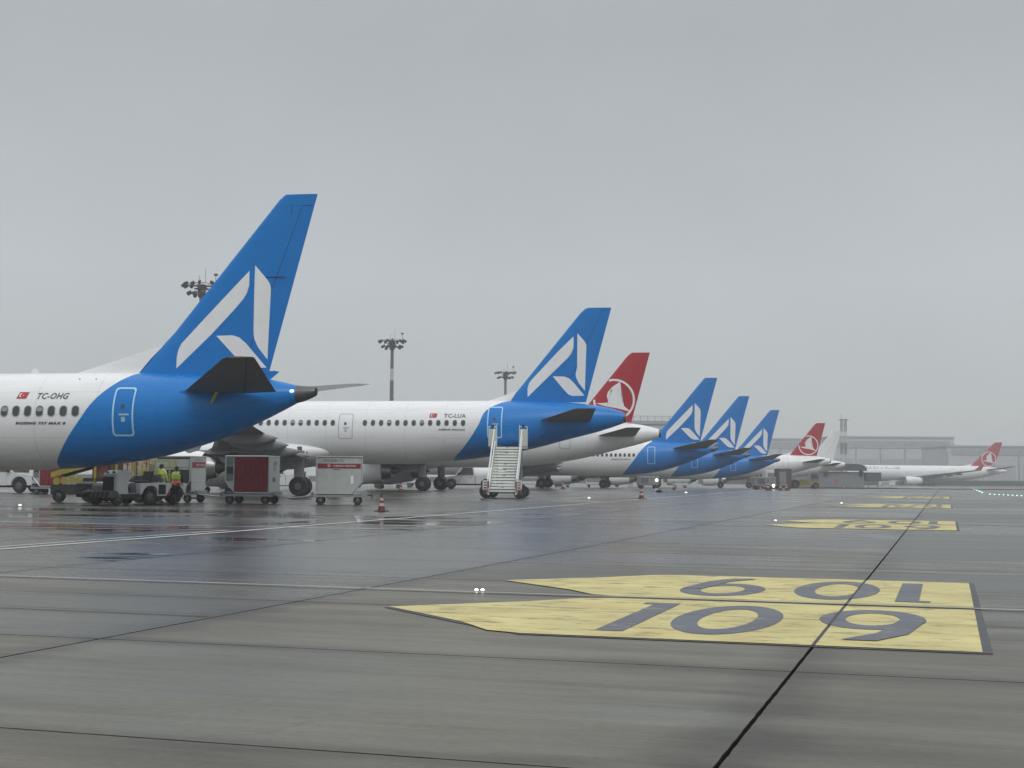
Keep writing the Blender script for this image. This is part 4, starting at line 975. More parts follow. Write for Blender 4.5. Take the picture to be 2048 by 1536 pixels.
def uld(x, y, rz, label, cut, front, side, z=.49):
    """airline container: 2.0 wide at top with one sloped lower corner"""
    r = empty('cargo_container', (x, y, z), rz, label=label, cat='container', group='airline cargo containers in the foreground')
    h, wt, d = 1.63, 1.0, .76
    if cut < 0: prof = [(-.56, 0), (wt, 0), (wt, h), (-wt, h), (-wt, .52)]
    else: prof = [(-wt, 0), (.56, 0), (wt, .52), (wt, h), (-wt, h)]
    shell = MB().prism(prof, -d + .02, d)
    shell.build('shell', M_uld if front != 'white' else M_uldw, r, smooth=0)
    # frame rails
    m = MB(); n = len(prof)
    for i in range(n):
        a, b = prof[i], prof[(i+1) % n]
        for yy in (-d, d): m.tube((a[0], yy, a[1]), (b[0], yy, b[1]), .032, n=6)
        m.tube((a[0], -d, a[1]), (a[0], d, a[1]), .03, n=6)
    m.build('edge_frame', mat('bright_aluminium', (.5, .52, .52), .35, .6), r)
    yf = -d + .02
    def txt(name, t, x0, z0, w_, h_, m_, par, face='front'):
        if face == 'front': fn = lambda a, b: (x0 + a, yf - .03, z0 + b)
        else: fn = lambda a, b: (wt + .035, -d + .02 + x0 + a, z0 + b)
        text_on(name, t, fn, m_, par, w_=w_, h_=h_)
    if front == 'curtain':
        # open frame with crimson curtain, grey sloped-end panel at left
        m = MB(); k = 26; rg = []
        for zz in [.06 + i*.17 for i in range(10)]:
            rg.append([(-.585 + 1.53*i/k, yf - .045 - .018*math.sin(i*1.9 + .4*math.sin(zz*4)) - .01*math.sin(zz*9 + i), zz) for i in range(k+1)])
        m.loft(rg, caps=False, close=False)
        m.build('curtain', M_curt, r, smooth=60)
        MB().box(-.97, -.601, yf - .016, yf - .003, .53, h - .05).build('grey_end_panel', mat('dull_grey_green_panel', (.17, .20, .205), .5, noise=.2), r, smooth=0)
        MB().box(-.64, -.595, yf - .035, yf - .004, .02, h - .02).build('curtain_post', M_uld, r, smooth=0)
        MB().box(-.94, -.62, yf - .03, yf - .018, .86, 1.16).build('dark_vent_panel', M_dark, r, smooth=0)
    elif front == 'open':
        m = MB().box(-.94, .92, yf - .012, yf - .003, .06, 1.57); m.build('opening_shade_sheet', mat('shaded_interior', (.035, .04, .045), .8), r, smooth=0)  # flat dark sheet on the closed shell, interior shade put into its colour
        MB().box(-.94, .92, yf - .03, yf - .014, 1.02, 1.10).build('cross_rail', M_uld, r, smooth=0)
        MB().box(-.30, -.24, yf - .03, yf - .014, .06, 1.018).build('door_post', M_uld, r, smooth=0)
        MB().box(-.94, .92, yf - .028, yf - .013, 1.12, 1.50).build('upper_net_panel', M_uld, r, smooth=0)
        MB().box(.30, .78, yf - .04, yf - .014, .12, .34).build('green_crate_load', mat('dark_green_plastic', (.02, .09, .07), .5), r, smooth=0)
    else:
        s_ = MB().box(-.95, .93, yf - .012, yf - .003, 1.12, 1.33).build('red_band', mat('band_red', (.24, .02, .03), .45), r, smooth=0)
        txt('band_lettering', 'TURKISH AIRLINES', -.28, 1.19, 1.0, .08, M_logo, s_)
        text_on('band_emblem', 'o', lambda a, b: (-.52 + a, yf - .03, 1.175 + b), M_logo, s_, w_=.12, h_=.12)
        txt('serial_lettering', 'AKE12384 TK', -.72, 1.42, .9, .10, M_text, r)
        MB().box(.5, .62, yf - .02, yf - .003, .45, .80).build('placard', M_logo, r, smooth=0)
        MB().box(-.25, .05, yf - .012, yf - .003, 1.05, 1.075).build('small_placard', M_text, r, smooth=0)
    if side:
        p = MB().box(wt + .004, wt + .02, -d + .06, d - .06, .05, h - .05).build('side_panel', M_uldw, r, smooth=0)
        if side == 'band':
            b_ = MB().box(wt + .022, wt + .03, -d + .10, d - .10, 1.12, 1.38).build('red_band', mat('band_red', (.24, .02, .03), .45), r, smooth=0)
            txt('band_lettering', 'TURKISH AIRLINES', .42, 1.2, .95, .09, M_logo, b_, 'side')
            txt('serial_lettering', 'AKE1158 TK', .25, 1.44, .9, .08, M_text, r, 'side')
        else:
            txt('serial_lettering', 'AKE', .5, 1.22, .62, .2, M_text, r, 'side'); txt('serial_lettering', 'TK', .5, .98, .4, .18, M_text, r, 'side')
            MB().box(wt + .022, wt + .03, -.28, .1, .50, .70).build('placard', M_text, r, smooth=0)
    return r
def spot(u, v, Y): p = at(u, v, Y); return p.x, p.y
def place_uld(u, Y, rz, label_c, label_d, cut, front, side, bar=1, corner='r'):
    p = at(u, 1008, Y); c, s = math.cos(rz), math.sin(rz)
    lx, ly = (1.0 if corner == 'r' else -1.0), -.76
    x, y = p.x - (lx*c - ly*s), Y - (lx*s + ly*c)
    dolly(x, y, rz, label_d, bar); uld(x, y, rz, label_c, cut, front, side)
place_uld(380, 64.4, R(-13.5), 'open fronted container with red band on its white end, right of the workers', 'dolly under the open fronted container', 1, 'open', 'band')
place_uld(537, 62.2, R(-7.5), 'container with crimson curtain front and grey sloped corner', 'dolly under the crimson curtained container', -1, 'curtain', 'txt')
place_uld(632, 61.8, R(6), 'white container with sloped lower right corner and red band with lettering', 'dolly under the white slope cornered container', 1, 'white', None, bar=-1, corner='l')

# --- cargo loader with yellow frames behind the tractor
def loader():
    Y = 63.2; x = at(240, 1000, Y).x
    r = empty('cargo_loader', (x, Y, 0), R(-6), label='yellow green cargo loader with railed basket, behind the tow tractor', cat='loader')
    MB().box(-2.1, 1.3, .1, 2.2, .45, .85).build('chassis', M_dark, r, smooth=0)
    for xx in (-1.5, .85):
        for yy in (.2, 2.1): wheel(r, xx, yy, .42, .28)
    m = MB()
    for yy in (.15, 2.1):
        for xx in (-1.25, -.25, .55): m.box(xx - .05, xx + .05, yy - .05, yy + .05, .85, 2.5)
    m.build('mast_post', M_yel, r, smooth=0)
    MB().box(-1.9, 1.35, .1, 2.2, .94, 1.10).build('deck', M_dark, r, smooth=0)
    # sloping feed conveyor with round lightening holes, at left
    cv = MB().prism([(-3.3, 1.1), (-1.0, 1.75), (-1.0, 2.0), (-3.3, 1.35)], .05, .12).prism([(-3.3, 1.1), (-1.0, 1.75), (-1.0, 2.0), (-3.3, 1.35)], 1.3, 1.37)
    cv.build('conveyor_rail', M_yel, r, smooth=0)
    MB().prism([(-3.3, 1.2), (-1.0, 1.86), (-1.0, 1.90), (-3.3, 1.24)], .125, 1.295).build('conveyor_belt', M_black, r, smooth=0)
    for k in range(4):
        xx = -3.0 + k*.36; MB().lathe([(.10, 0), (.17, 0), (.17, .03), (.10, .03)], (xx, 0, .95 + k*.03), 'Y', 16).build('guide_roller', M_yel, r)
    MB().box(-3.3, -2.12, .05, 1.4, .35, .8).build('conveyor_base', mat('dark_green_machine', (.04, .055, .05), .6), r, smooth=0)
    wheel(r, -2.9, .1, .3, .2)
    # railed basket right
    b = MB()
    for xx in (1.42, 2.4):
        for yy in (-.35, .45): b.box(xx - .03, xx + .03, yy - .03, yy + .03, .55, 1.90)
    for zz in (1.25, 1.86):
        b.box(1.451, 2.369, -.38, -.32, zz, zz + .055).box(1.451, 2.369, .42, .48, zz, zz + .055)
    b.build('basket_rail', M_yel, r, smooth=0)
    MB().box(1.40, 2.42, -.37, -.33, .58, .80).build('basket_kick_panel', mat('bright_yellow_green_panel', (.42, .43, .05), .5), r, smooth=0)
    MB().box(1.36, 1.40, -.3, .4, 1.0, 1.75).build('control_panel', M_grey, r, smooth=0)
    MB().tube((1.0, -.1, 1.1), (1.05, -.15, 1.75), .03, n=6).tube((1.05, -.15, 1.75), (1.25, -.12, 1.5), .025, n=6).build('lever', M_yel, r)
    MB().lathe([(.12, 0), (.17, .0), (.17, .03), (.12, .03)], (1.12, -.16, 1.35), 'Y', 14).build('hand_wheel', M_yel, r)
    MB().prism([(-.9, 2.2), (-.6, 2.25), (-.5, 2.5), (-1.0, 2.45)], .0, .1).build('warning_panel', M_yel, r, smooth=0)
loader()
# cartons on the loader deck
cart = None
ti = [(-.52, .80, .44, .98), (-.05, .80, .46, .98), (.43, .78, .46, 1.0), (.90, .86, .36, .80)]
Y0 = 63.2; X0 = at(240, 1000, Y0).x
labs = ['leftmost pale cargo carton on the loader, next to the brown one', 'second pale carton from the left on the loader, with orange print', 'third pale carton on the loader, with large orange print', 'shorter pale carton at the right end of the loader deck']
def carton(lx, w_, h, lab, m_, marks=True, d_=.8):
    c, s = math.cos(R(-6)), math.sin(R(-6)); ly = .62
    r = empty('cargo_carton', (X0 + lx*c - ly*s, Y0 + lx*s + ly*c, 1.105), R(-6), label=lab, cat='carton', group='cartons stacked on the cargo loader')
    MB().box(-w_/2, w_/2, -.4, d_ - .4, 0, h, .012).build('carton_body', m_, r, smooth=20)
    if marks:
        m = MB(); m.box(-w_*.30, w_*.15, -.408, -.402, h*.62, h*.66).box(-w_*.30, -w_*.18, -.408, -.402, h*.66, h*.84).box(-w_*.05, w_*.30, -.408, -.402, h*.78, h*.83).add([(0, -.405, h*.56), (w_*.3, -.405, h*.56), (w_*.15, -.405, h*.72)], [(0, 1, 2)])
        m.build('orange_print', mat('orange_print_ink', (.55, .14, .04), .6), r, smooth=0)
        m = MB()
        for k in range(4): m.box(-w_*.34, w_*(.34 - .08*(k % 2)), -.407, -.402, h*(.36 - .06*k), h*(.375 - .06*k))
        m.build('small_print', M_grey, r, smooth=0)
        MB().box(-.02, .02, -.411, -.409, 0, h).build('strap', M_dark, r, smooth=0)
    return r
M_cart = mat('pale_carton_board', (.50, .47, .38), .75, noise=.12, nscale=5); M_brn = mat('brown_carton_board', (.12, .06, .035), .8, noise=.3, nscale=4)
carton(.22, .40, 1.02, labs[0], M_cart); carton(.66, .42, 1.04, labs[1], M_cart); carton(1.10, .44, 1.06, labs[2], M_cart)
carton(-.30, .60, 1.0, 'dark brown cargo carton between the yellow mast posts of the loader', M_brn, False)
carton(-1.05, .75, .82, 'low brown red cargo carton at the left end of the loader deck', mat('red_brown_carton', (.16, .06, .045), .8, noise=.3), False)

# ---------------------------------------------------------------- people
def skinned(name, joints, m, parent, sub=1, closed=True):
    """joints: {key:(pos, radius, parentkey)}; one continuous tapered surface"""
    keys = list(joints); me = bpy.data.meshes.new(name)
    me.from_pydata([joints[k][0] for k in keys], [(keys.index(k), keys.index(joints[k][2])) for k in keys if joints[k][2]], [])
    o = bpy.data.objects.new(name, me); COL.objects.link(o)
    md = o.modifiers.new('s', 'SKIN'); md.use_smooth_shade = True
    for i, k in enumerate(keys):
        r_ = joints[k][1]; r_ = r_ if isinstance(r_, tuple) else (r_, r_)
        me.skin_vertices[0].data[i].radius = r_; me.skin_vertices[0].data[i].use_root = joints[k][2] is None
    sb = o.modifiers.new('b', 'SUBSURF'); sb.levels = sub; sb.render_levels = sub
    bpy.context.view_layer.update(); dg = bpy.context.evaluated_depsgraph_get()
    nm = bpy.data.meshes.new_from_object(o.evaluated_get(dg)); bpy.data.objects.remove(o); bpy.data.meshes.remove(me)
    nm.materials.clear(); nm.materials.append(m); nm.name = name; nm.shade_smooth()
    return link(name, nm, parent)
M_skin = mat('skin', (.38, .22, .15), .55); M_hair = mat('black_hair', (.015, .013, .012), .6); M_trou = mat('dark_trousers', (.015, .017, .024), .8, noise=.3)
M_hv = mat('fluorescent_yellow_fabric', (.52, .84, .05), .7, noise=.15, nscale=6); M_ho = mat('fluorescent_orange_fabric', (.85, .17, .04), .7, noise=.15, nscale=6)
M_pale = mat('pale_fluorescent_sleeve', (.55, .62, .30), .7, noise=.15, nscale=6); M_refl = mat('silver_reflective_tape', (.5, .52, .5), .35, .3)
def person(x, y, z, rz, label, h=1.75, jacket='yellow', arm=(.28, .10, .95), lean=.0, group=None, detail=True, step=.05):
    """local -y is forward (the person faces -y); arm = (out, forward, hand height)"""
    r = empty('person', (x, y, z), rz, label=label, cat='person', group=group); s = h / 1.75
    V = lambda a, b, c: (a*s, (b - lean * max(0, c - .95))*s, c*s)
    J = {'pel': (V(0, 0, .95), (.15, .11), None), 'wai': (V(0, 0, 1.10), (.14, .10), 'pel'), 'che': (V(0, 0, 1.30), (.17, .115), 'wai'), 'nb': (V(0, 0, 1.46), (.09, .08), 'che'), 'ne': (V(0, -.01, 1.52), .055, 'nb'),
         'hd': (V(0, -.02, 1.61), (.078, .092), 'ne'), 'tp': (V(0, -.01, 1.70), (.07, .08), 'hd'), 'nose': (V(0, -.115, 1.60), .013, 'hd')}
    for q, n in ((-1, 'l'), (1, 'r')):
        ax, ay, az = arm
        J['sh'+n] = (V(q*.19, 0, 1.42), .062, 'nb'); J['el'+n] = (V(q*(.19 + ax*.35), .03 - ay*.3, 1.15), .045, 'sh'+n)
        hd = Vector((q*(.19 + ax*.3), -ay, az)); J['wr'+n] = (V(*hd), .03, 'el'+n); J['pa'+n] = (V(hd.x, hd.y - .01, hd.z - .06), (.022, .036), 'wr'+n)
        for k in range(4):
            J['f%d' % k + n] = (V(hd.x + .004, hd.y - .035 + k*.022, hd.z - .115), .009, 'pa'+n); J['g%d' % k + n] = (V(hd.x - q*.012, hd.y - .038 + k*.022, hd.z - .15 + abs(k - 1.4)*.008), .007, 'f%d' % k + n)
        J['t'+n] = (V(hd.x - q*.01, hd.y - .05, hd.z - .085), .010, 'wr'+n)
        J['hip'+n] = (V(q*.095, 0, .88), .095, 'pel'); J['kn'+n] = (V(q*.10, -q*step*.6, .48), .06, 'hip'+n); J['an'+n] = (V(q*.105, -q*step + .02, .09), .042, 'kn'+n); J['to'+n] = (V(q*.115, -q*step - .13, .04), .035, 'an'+n)
    skinned('body', J, M_skin, r, 1 if detail else 0)
    T = {k: J[k] for k in ('pel',)}
    tr = {'pel': (J['pel'][0], (.165, .125), None)}
    for n in 'lr':
        tr['hip'+n] = (J['hip'+n][0], .112, 'pel'); tr['kn'+n] = (J['kn'+n][0], .078, 'hip'+n); tr['an'+n] = (tuple(Vector(J['an'+n][0]) + Vector((0, 0, .02))), .066, 'kn'+n)
    skinned('trousers', tr, M_trou, r)
    for n in 'lr':
        a, t_ = Vector(J['an'+n][0]), Vector(J['to'+n][0]); skinned('shoe', {'a': ((a.x, a.y + .04, .05*s), .05, None), 'b': ((t_.x, t_.y, .038*s), .04, 'a')}, M_black, r)
    jk = {'pel': (V(0, 0, .90), (.18, .14), None), 'wai': (J['wai'][0], (.17, .13), 'pel'), 'che': (J['che'][0], (.20, .145), 'wai'), 'nb': (V(0, 0, 1.45), (.115, .10), 'che')}
    sl = {}
    up, lo, slv = {'yellow': (M_hv, M_hv, M_pale), 'orange': (M_hv, M_ho, M_hv), 'dark': (M_trou, M_trou, M_trou)}[jacket]
    for n in 'lr':
        jk['sh'+n] = (J['sh'+n][0], .08, 'nb'); jk['el'+n] = (J['el'+n][0], .064, 'sh'+n)
        wv_ = Vector(J['wr'+n][0]) * .92 + Vector(J['el'+n][0]) * .08; jk['wr'+n] = (tuple(wv_), .048, 'el'+n)
    jo = skinned('jacket', jk, slv if jacket == 'yellow' else (M_trou if jacket == 'orange' else M_trou), r)
    if jacket != 'dark':
        def band(name, z0, z1, m_, g=.0, k=1.0):
            rr = []
            for zz in [z0 + (z1 - z0)*i/5 for i in range(6)]:
                w0 = lerp_tab([(.85, .205), (1.1, .19), (1.3, .222), (1.42, .20), (1.5, .13)], zz) + g; d0 = lerp_tab([(.85, .16), (1.1, .148), (1.3, .168), (1.42, .15), (1.5, .11)], zz) + g
                rr.append([V(w0*math.sin(2*math.pi*i/20), d0*math.cos(2*math.pi*i/20), zz) for i in range(20)])
            return MB().loft(rr).build(name, m_, r, smooth=60)
        if jacket == 'orange': band('vest_upper', 1.16, 1.47, M_hv, .012); band('vest_lower', .86, 1.157, M_ho, .012)
        else: band('vest', .86, 1.46, M_hv, .006)
        for zz in ((1.06, 1.22) if jacket == 'yellow' else (1.02, 1.30)): band('reflective_band', zz, zz + .04, M_refl, .018)
    hr = []
    for zz, a, b in ((1.575, .088, .10), (1.62, .098, .112), (1.68, .094, .105), (1.735, .06, .07), (1.752, .01, .012)):
        hr.append([V(a*math.sin(2*math.pi*i/16), .012 + b*math.cos(2*math.pi*i/16) + (.03 if math.cos(2*math.pi*i/16) < -.2 and zz < 1.66 else 0), zz) for i in range(16)])
    MB().loft(hr).build('hair', M_hair, r, smooth=60)
    return r
x, y = W(351, 1009); person(x, y, 0, R(172), 'worker in yellow and orange vest standing with back turned, at the open container', 1.66, 'orange', arm=(.10, .25, 1.0), lean=.10)
x, y = at(321, 1005, 64.0).xy; person(x, y, 0, R(150), 'worker in a bright yellow jacket behind the yellow basket rails', 1.78, 'yellow', arm=(.32, .12, .92), lean=.05)

# ---------------------------------------------------------------- passenger stairs
def stairs():
    Y = 82.2; x = at(1004, 995, Y).x
    r = empty('passenger_stairs', (x, Y, 0), R(-5), label='white mobile boarding stairs leading up to the rear door of the second airliner', cat='stairs')
    n = 16; z0, z1, y0, y1 = .36, 3.12, .1, 3.7; wd = .74
    M_st = mat('pale_stair_paint', (.72, .75, .71), .45, noise=.14, nscale=4)
    for i in range(n):
        za = z0 + (z1 - z0) * i / n; zb_ = z0 + (z1 - z0) * (i + 1) / n; ya = y0 + (y1 - y0) * i / n; yb = ya + (y1 - y0) / n
        t = MB().box(-wd + .0, wd, ya, yb - .003, za + .028, zb_).build('stair_tread', M_st, r, smooth=0)
        MB().box(-wd, wd, ya - .02, ya - .002, zb_ - .014, zb_ + .0).build('tread_nosing', M_dark, t, smooth=0)
        if i in (1, 5, 7, 9, 13, 15): MB().add([(-.11, ya - .027, zb_ - .028), (.11, ya - .027, zb_ - .028), (0.04, ya - .027, zb_ - .07), (-.04, ya - .027, zb_ - .07)], [(0, 1, 2, 3)]).build('tread_plate', M_grey, t, smooth=0)
    for s in (-1, 1):
        MB().prism([(y0 - .15, z0 - .15), (y0 - .15, z0 + .25), (y1 - .1, z1 + .35), (y1 + .15, z1 + .35), (y1 + .15, z1 - .3), (y1 - .2, z1 - .35)], 0, .07).build('stringer', M_st, r, smooth=0)
        o = [c for c in bpy.data.objects if c.name.startswith('stringer')][-1]
        for v in o.data.vertices:
            a, b, c = v.co; v.co = (s*(wd + .02) + s*b, a, c)
        m = MB()
        m.tube((s*(wd+.11), y0 - .1, z0 + .75), (s*(wd+.11), y1 - .1, z1 + 1.0), .05, n=8)
        m.tube((s*(wd+.15), y0 + .1, z0 + .35), (s*(wd+.15), y1 - .1, z1 + .6), .028, n=8)
        m.tube((s*(wd+.11), y0 - .1, z0 - .1), (s*(wd+.11), y0 - .1, z0 + .75), .05, n=8)
        m.build('handrail', mat('white_tube_paint', (.68, .70, .69), .4), r)
        # top platform side screen
        p = MB().box(-.21, .21, -.03, .03, 0, 1.05)
        o = p.build('side_screen', mat('pale_cream_screen', (.58, .60, .55), .5), r, smooth=0); o.location = (s*(wd + .20), y1 - .05, z1 + .02)
        m = MB()
        for dx in (-.24, .24): m.tube((dx, 0, -.05), (dx, 0, 1.2 if dx*s > 0 else 1.30), .028, n=6)
        m.tube((-.24, 0, 1.2), (.24, 0, 1.2), .022, n=6)
        m.build('screen_frame', mat('white_tube_paint', (.68, .70, .69), .4), o)
        MB().box(-.08, .08, -.06, .06, 1.13, 1.32).build('platform_lamp', M_dark, o, smooth=0)
    MB().box(-1.1, 1.1, y1 + .003, y1 + 1.5, z1 - .12, z1).build('platform', M_st, r, smooth=0)
    MB().box(-.8, .8, y0 + .7, y1 + 1.0, .40, .62).build('chassis', M_dark, r, smooth=0)
    m = MB()
    for s in (-1, 1): m.tube((s*.75, y1 + .9, .6), (s*.75, y1 + .9, z1 - .1), .07, n=8).tube((s*.75, 1.6, .55), (s*.75, y1 + .8, z1 - .3), .05, n=8)
    m.build('support_leg', M_steel, r)
    for s in (-1, 1):
        wheel(r, s*.98, .55, .42 if s < 0 else .36, .26); wheel(r, s*.95, 4.0, .36, .25)
        m = MB().box(s*.98 - .17, s*.98 + .17, .02, .10, .52, 1.06).build('lamp_cluster', M_wpaint, r, smooth=0)
        for k in range(3): MB().box(s*.98 - .11, s*.98 + .11, .0, .017, .58 + k*.16, .66 + k*.16).build('tail_lamp_lens', M_red if k == 0 else M_grey, m, smooth=0)
        MB().box(s*.82 - .05, s*.82 + .05, -.05, .1, .3, 1.0).build('red_post', mat('dull_red_post', (.2, .04, .04), .6), r, smooth=0)
    MB().box(-.84, .84, -.04, .02, .30, .37).build('bottom_sill', M_dark, r, smooth=0)
stairs()

# ---------------------------------------------------------------- traffic cones
M_refl_c = mat('dull_white_cone_band', (.42, .38, .37), .5)
def cone():
    r = empty('traffic_cone', (0, 0, 0), 0)
    MB().box(-.20, .20, -.20, .20, 0, .035, .01).build('base', M_black, r)
    R0, Ht = .145, .66; rad = lambda z: R0 - (R0 - .03) * z / Ht
    cuts = [.035, .20, .31, .40, .50, .58, .66]; mats_ = [M_orange, M_refl_c, M_orange, M_refl_c, M_orange, M_dark]
    for i in range(6):
        a, b = cuts[i], cuts[i+1]; MB().lathe([(rad(a), a), (rad(b), b)], (0, 0, 0), 'Z', 18).build('orange_ring' if mats_[i] is M_orange else ('white_ring' if mats_[i] is M_refl_c else 'top_collar'), mats_[i], r)
    return r
c0 = cone(); first = True
for u, v, sc_, lab in ((763, 1023, 1, 'nearest orange and white traffic cone, right of the white slope cornered container'), (1283, 998, 1.15, 'traffic cone by the edge line, below the window row of a blue tailed airliner'),
        (802, 984, 1.25, 'traffic cone under the second airliner, beside the dark wheels of the third'), (758, 976.5, 1.25, 'small far traffic cone beneath the white engine under the second airliner'),
        (1536, 981, 1.5, 'far reddish cone below the smallest blue tail'), (1561, 981, 1.3, 'left one of the two far cones just left of the yellow aircraft tug'), (1573, 981, 1.3, 'right one of the two far cones just left of the yellow aircraft tug'),
        (1126, 978, 1.3, 'small cone under the white engine just right of the stairs'), (1348, 979, 1.3, 'small red and white cone under the first of the three small blue tails')):
    o = c0 if first else copy_tree(c0); first = False
    p = gnd(u, v); o.location = (p.x, p.y, dip(p.y)); o.scale = (sc_,)*3; o.rotation_euler.z = random.uniform(0, 1.5); tag(o, lab, 'traffic cone', 'traffic cones on the apron')
p = gnd(1318, 985); ch = MB().prism([(-.28, 0), (.28, 0), (.12, .26), (-.12, .26)], -.3, .3).build('wheel_chock', M_black, smooth=0, bevel=.02); ch.location = (p.x, p.y, 0); tag(ch, 'black wheel chock lying on the apron near the blue tailed airliner', 'wheel chock')

# ---------------------------------------------------------------- trucks and carts further back
def truck(x, y, z, rz, label, L_=5.6, cab='mid', col=None, wr=.42, h=1.75, rims=True, bed=True, group=None, txt=False):
    """local x forward; conventional cab pickup or service truck"""
    r = empty('service_truck', (x, y, z), rz, label=label, cat='truck', group=group); P_ = col or M_wpaint; a = L_ / 2
    zc = wr * 1.0
    def arch(xc, y0, y1, x0, x1, zt):
        rr = wr + .09
        pts = [(x0, zc), (xc - rr, zc)] + [(xc - rr*math.cos(R(k)), zc + (rr)*math.sin(R(k))) for k in range(15, 166, 15)] + [(xc + rr, zc), (x1, zc), (x1, zt), (x0, zt)]
        return MB().prism(pts, y0, y1)
    fx, rx = a - .95, -a + 1.15
    hood = [(a - .06, .62), (a - .02, .95), (a - .12, 1.18), (a - 1.35, 1.30)]
    pts = [(a - 1.85, zc)] + [(fx - (wr+.09)*math.cos(R(k)), zc + (wr+.09)*math.sin(R(k))) for k in range(0, 181, 15)] + [(a - .02, zc + .02), (a, .9), (a - .10, 1.16), (a - 1.30, 1.30), (a - 1.85, 1.30)]
    MB().prism(pts, -.95, .95).build('front_body', P_, r, smooth=25, bevel=.03)
    rg = []
    for zz, x0, x1, w_ in ((zc, a - 3.3, a - 1.852, .95), (1.30, a - 3.3, a - 1.852 + .5, .95), (1.30, a - 3.3, a - 1.35, .93), (h + .15, a - 3.15, a - 2.05, .80), (h + .22, a - 3.0, a - 2.2, .70)):
        rg.append([(x0, -w_, zz), (x1, -w_, zz), (x1, w_, zz), (x0, w_, zz)])
    MB().loft(rg[2:]).build('cab', P_, r, smooth=0, bevel=.02)
    MB().box(a - 3.3, a - 1.853, -.95, .95, zc, 1.297).build('cab_lower_body', P_, r, smooth=0)
    for s in (-1, 1):
        MB().add([(a - 3.15, s*.945, 1.36), (a - 1.62, s*.945, 1.36), (a - 2.12, s*.835, h + .08), (a - 3.05, s*.835, h + .08)], [(0, 1, 2, 3)]).build('side_window', M_glass, r, smooth=0)
        d_ = MB().box(a - 3.1, a - 1.95, s*.952 - .004, s*.952 + .004, zc + .1, 1.27).build('door', P_, r, smooth=0); MB().box(a - 3.0, a - 2.8, s*.962 - .006, s*.962 + .006, 1.1, 1.14).build('handle', M_dark, d_, smooth=0)
        MB().box(a - .03, a + .02, s*.75 - .14, s*.75 + .14, .86, 1.04).build('headlight', M_grim, r, smooth=0)
        MB().box(a - 1.75, a - 1.6, s*1.08 - .1, s*1.08 + .1, 1.35, 1.6).build('mirror', M_black, r, smooth=0)
        for xx in (fx, rx): wheel(r, xx, s*.84, wr, .26)
    MB().add([(a - 1.37, -.85, 1.34), (a - 1.37, .85, 1.34), (a - 2.05, .76, h + .10), (a - 2.05, -.76, h + .10)], [(0, 1, 2, 3)]).build('windscreen', M_glass, r, smooth=0)
    MB().box(a - .02, a + .1, -.93, .93, .42, .62).build('bumper', M_dark, r, smooth=0, bevel=.02)
    MB().box(a - .005, a + .02, -.5, .5, .72, 1.0).build('grille', M_black, r, smooth=0)
    if bed:
        pts = [(-a, zc)] + [(rx - (wr+.09)*math.cos(R(k)), zc + (wr+.09)*math.sin(R(k))) for k in range(0, 181, 15)] + [(a - 3.35, zc), (a - 3.35, 1.28), (-a, 1.28)]
        MB().prism(pts, -.95, .95).build('rear_body', P_, r, smooth=25)
    MB().box(-a + .1, a - .2, -.5, .5, .35, zc + .0).build('chassis', M_dark, r, smooth=0)
    if txt: text_on('door_lettering', '62', lambda p_, q_: (a - 2.75 + p_, -.962, 1.0 + q_), M_text, r, w_=.38, h_=.16)
    return r
p = gnd(14, 984); truck(p.x + .6, 92, 0, R(-14), 'white service truck with dark wheels under the nearest fuselage, cut by the left edge', 5.8, txt=True, wr=.48)
p = gnd(940, 976); truck(p.x + .2, 140, 0, R(184), 'white truck with cab just left of the stairs', 5.6, h=2.0, wr=.5)
p = gnd(560, 980); truck(p.x, 116, 0, R(190), 'white truck partly hidden by the big wheel between two containers', 5.2, h=1.9)
p = gnd(1000, 977); 
# dark red container on its dolly behind, at left
d2 = dolly(at(108, 980, 86).x, 86, R(-5), 'dark dolly in the shade under the nearest tail, at left')
r2 = uld(at(108, 980, 86).x, 86, R(-5), 'dark crimson container in shade beside the white service truck', -1, 'curtain', None)
# dark baggage cart under the tail
def cart_obj():
    r = empty('baggage_cart', (0, 0, 0), 0)
    MB().box(-1.3, 1.3, -.7, .7, .42, .52).build('platform', M_steel, r, smooth=0)
    for xx in (-.9, .9):
        for s in (-1, 1): wheel(r, xx, s*.6, .2, .14)
    m = MB()
    for xx in (-1.27, 1.27):
        for s in (-.66, .66): m.tube((xx, s, .52), (xx, s, 1.15), .03, n=6)
        m.tube((xx, -.66, 1.15), (xx, .66, 1.15), .03, n=6).tube((xx, -.66, .85), (xx, .66, .85), .02, n=6)
    m.build('end_rail', M_wpaint, r)
    MB().box(-1.2, 1.2, -.705, -.70, .54, .8).build('side_board', M_wpaint, r, smooth=0)
    MB().tube((1.3, 0, .45), (2.1, 0, .3), .03, n=6).build('tow_bar', M_steel, r)
    return r
bc = cart_obj(); first = True
for u, v, rz, lab in ((735, 975, 4, 'low white cart under the engine, left of the small cone'), (780, 977, -6, 'low white cart behind the cone near the dark wheels'), (835, 975, 3, 'low white cart directly left of the twin dark wheels'),
        (1124, 974, 6, 'low white cart under the white engine just right of the stairs'), (1190, 975, -5, 'low white cart left of a pair of black wheels, farther from the stairs'),
        (1360, 975, 4, 'far low cart between the wheels of two small blue tailed airliners'), (160, 984, 8, 'low pale cart in the gap under the tail, left of the tow tractor'), (435, 985, -5, 'low pale cart behind the gap between two containers'), (1060, 975, -4, 'low cart just right of the stairs wheels')):
    o = bc if first else copy_tree(bc); first = False
    p = gnd(u, v); o.location = (p.x, p.y, dip(p.y)); o.rotation_euler.z = R(rz); tag(o, lab, 'cart', 'low white carts under the airliners')

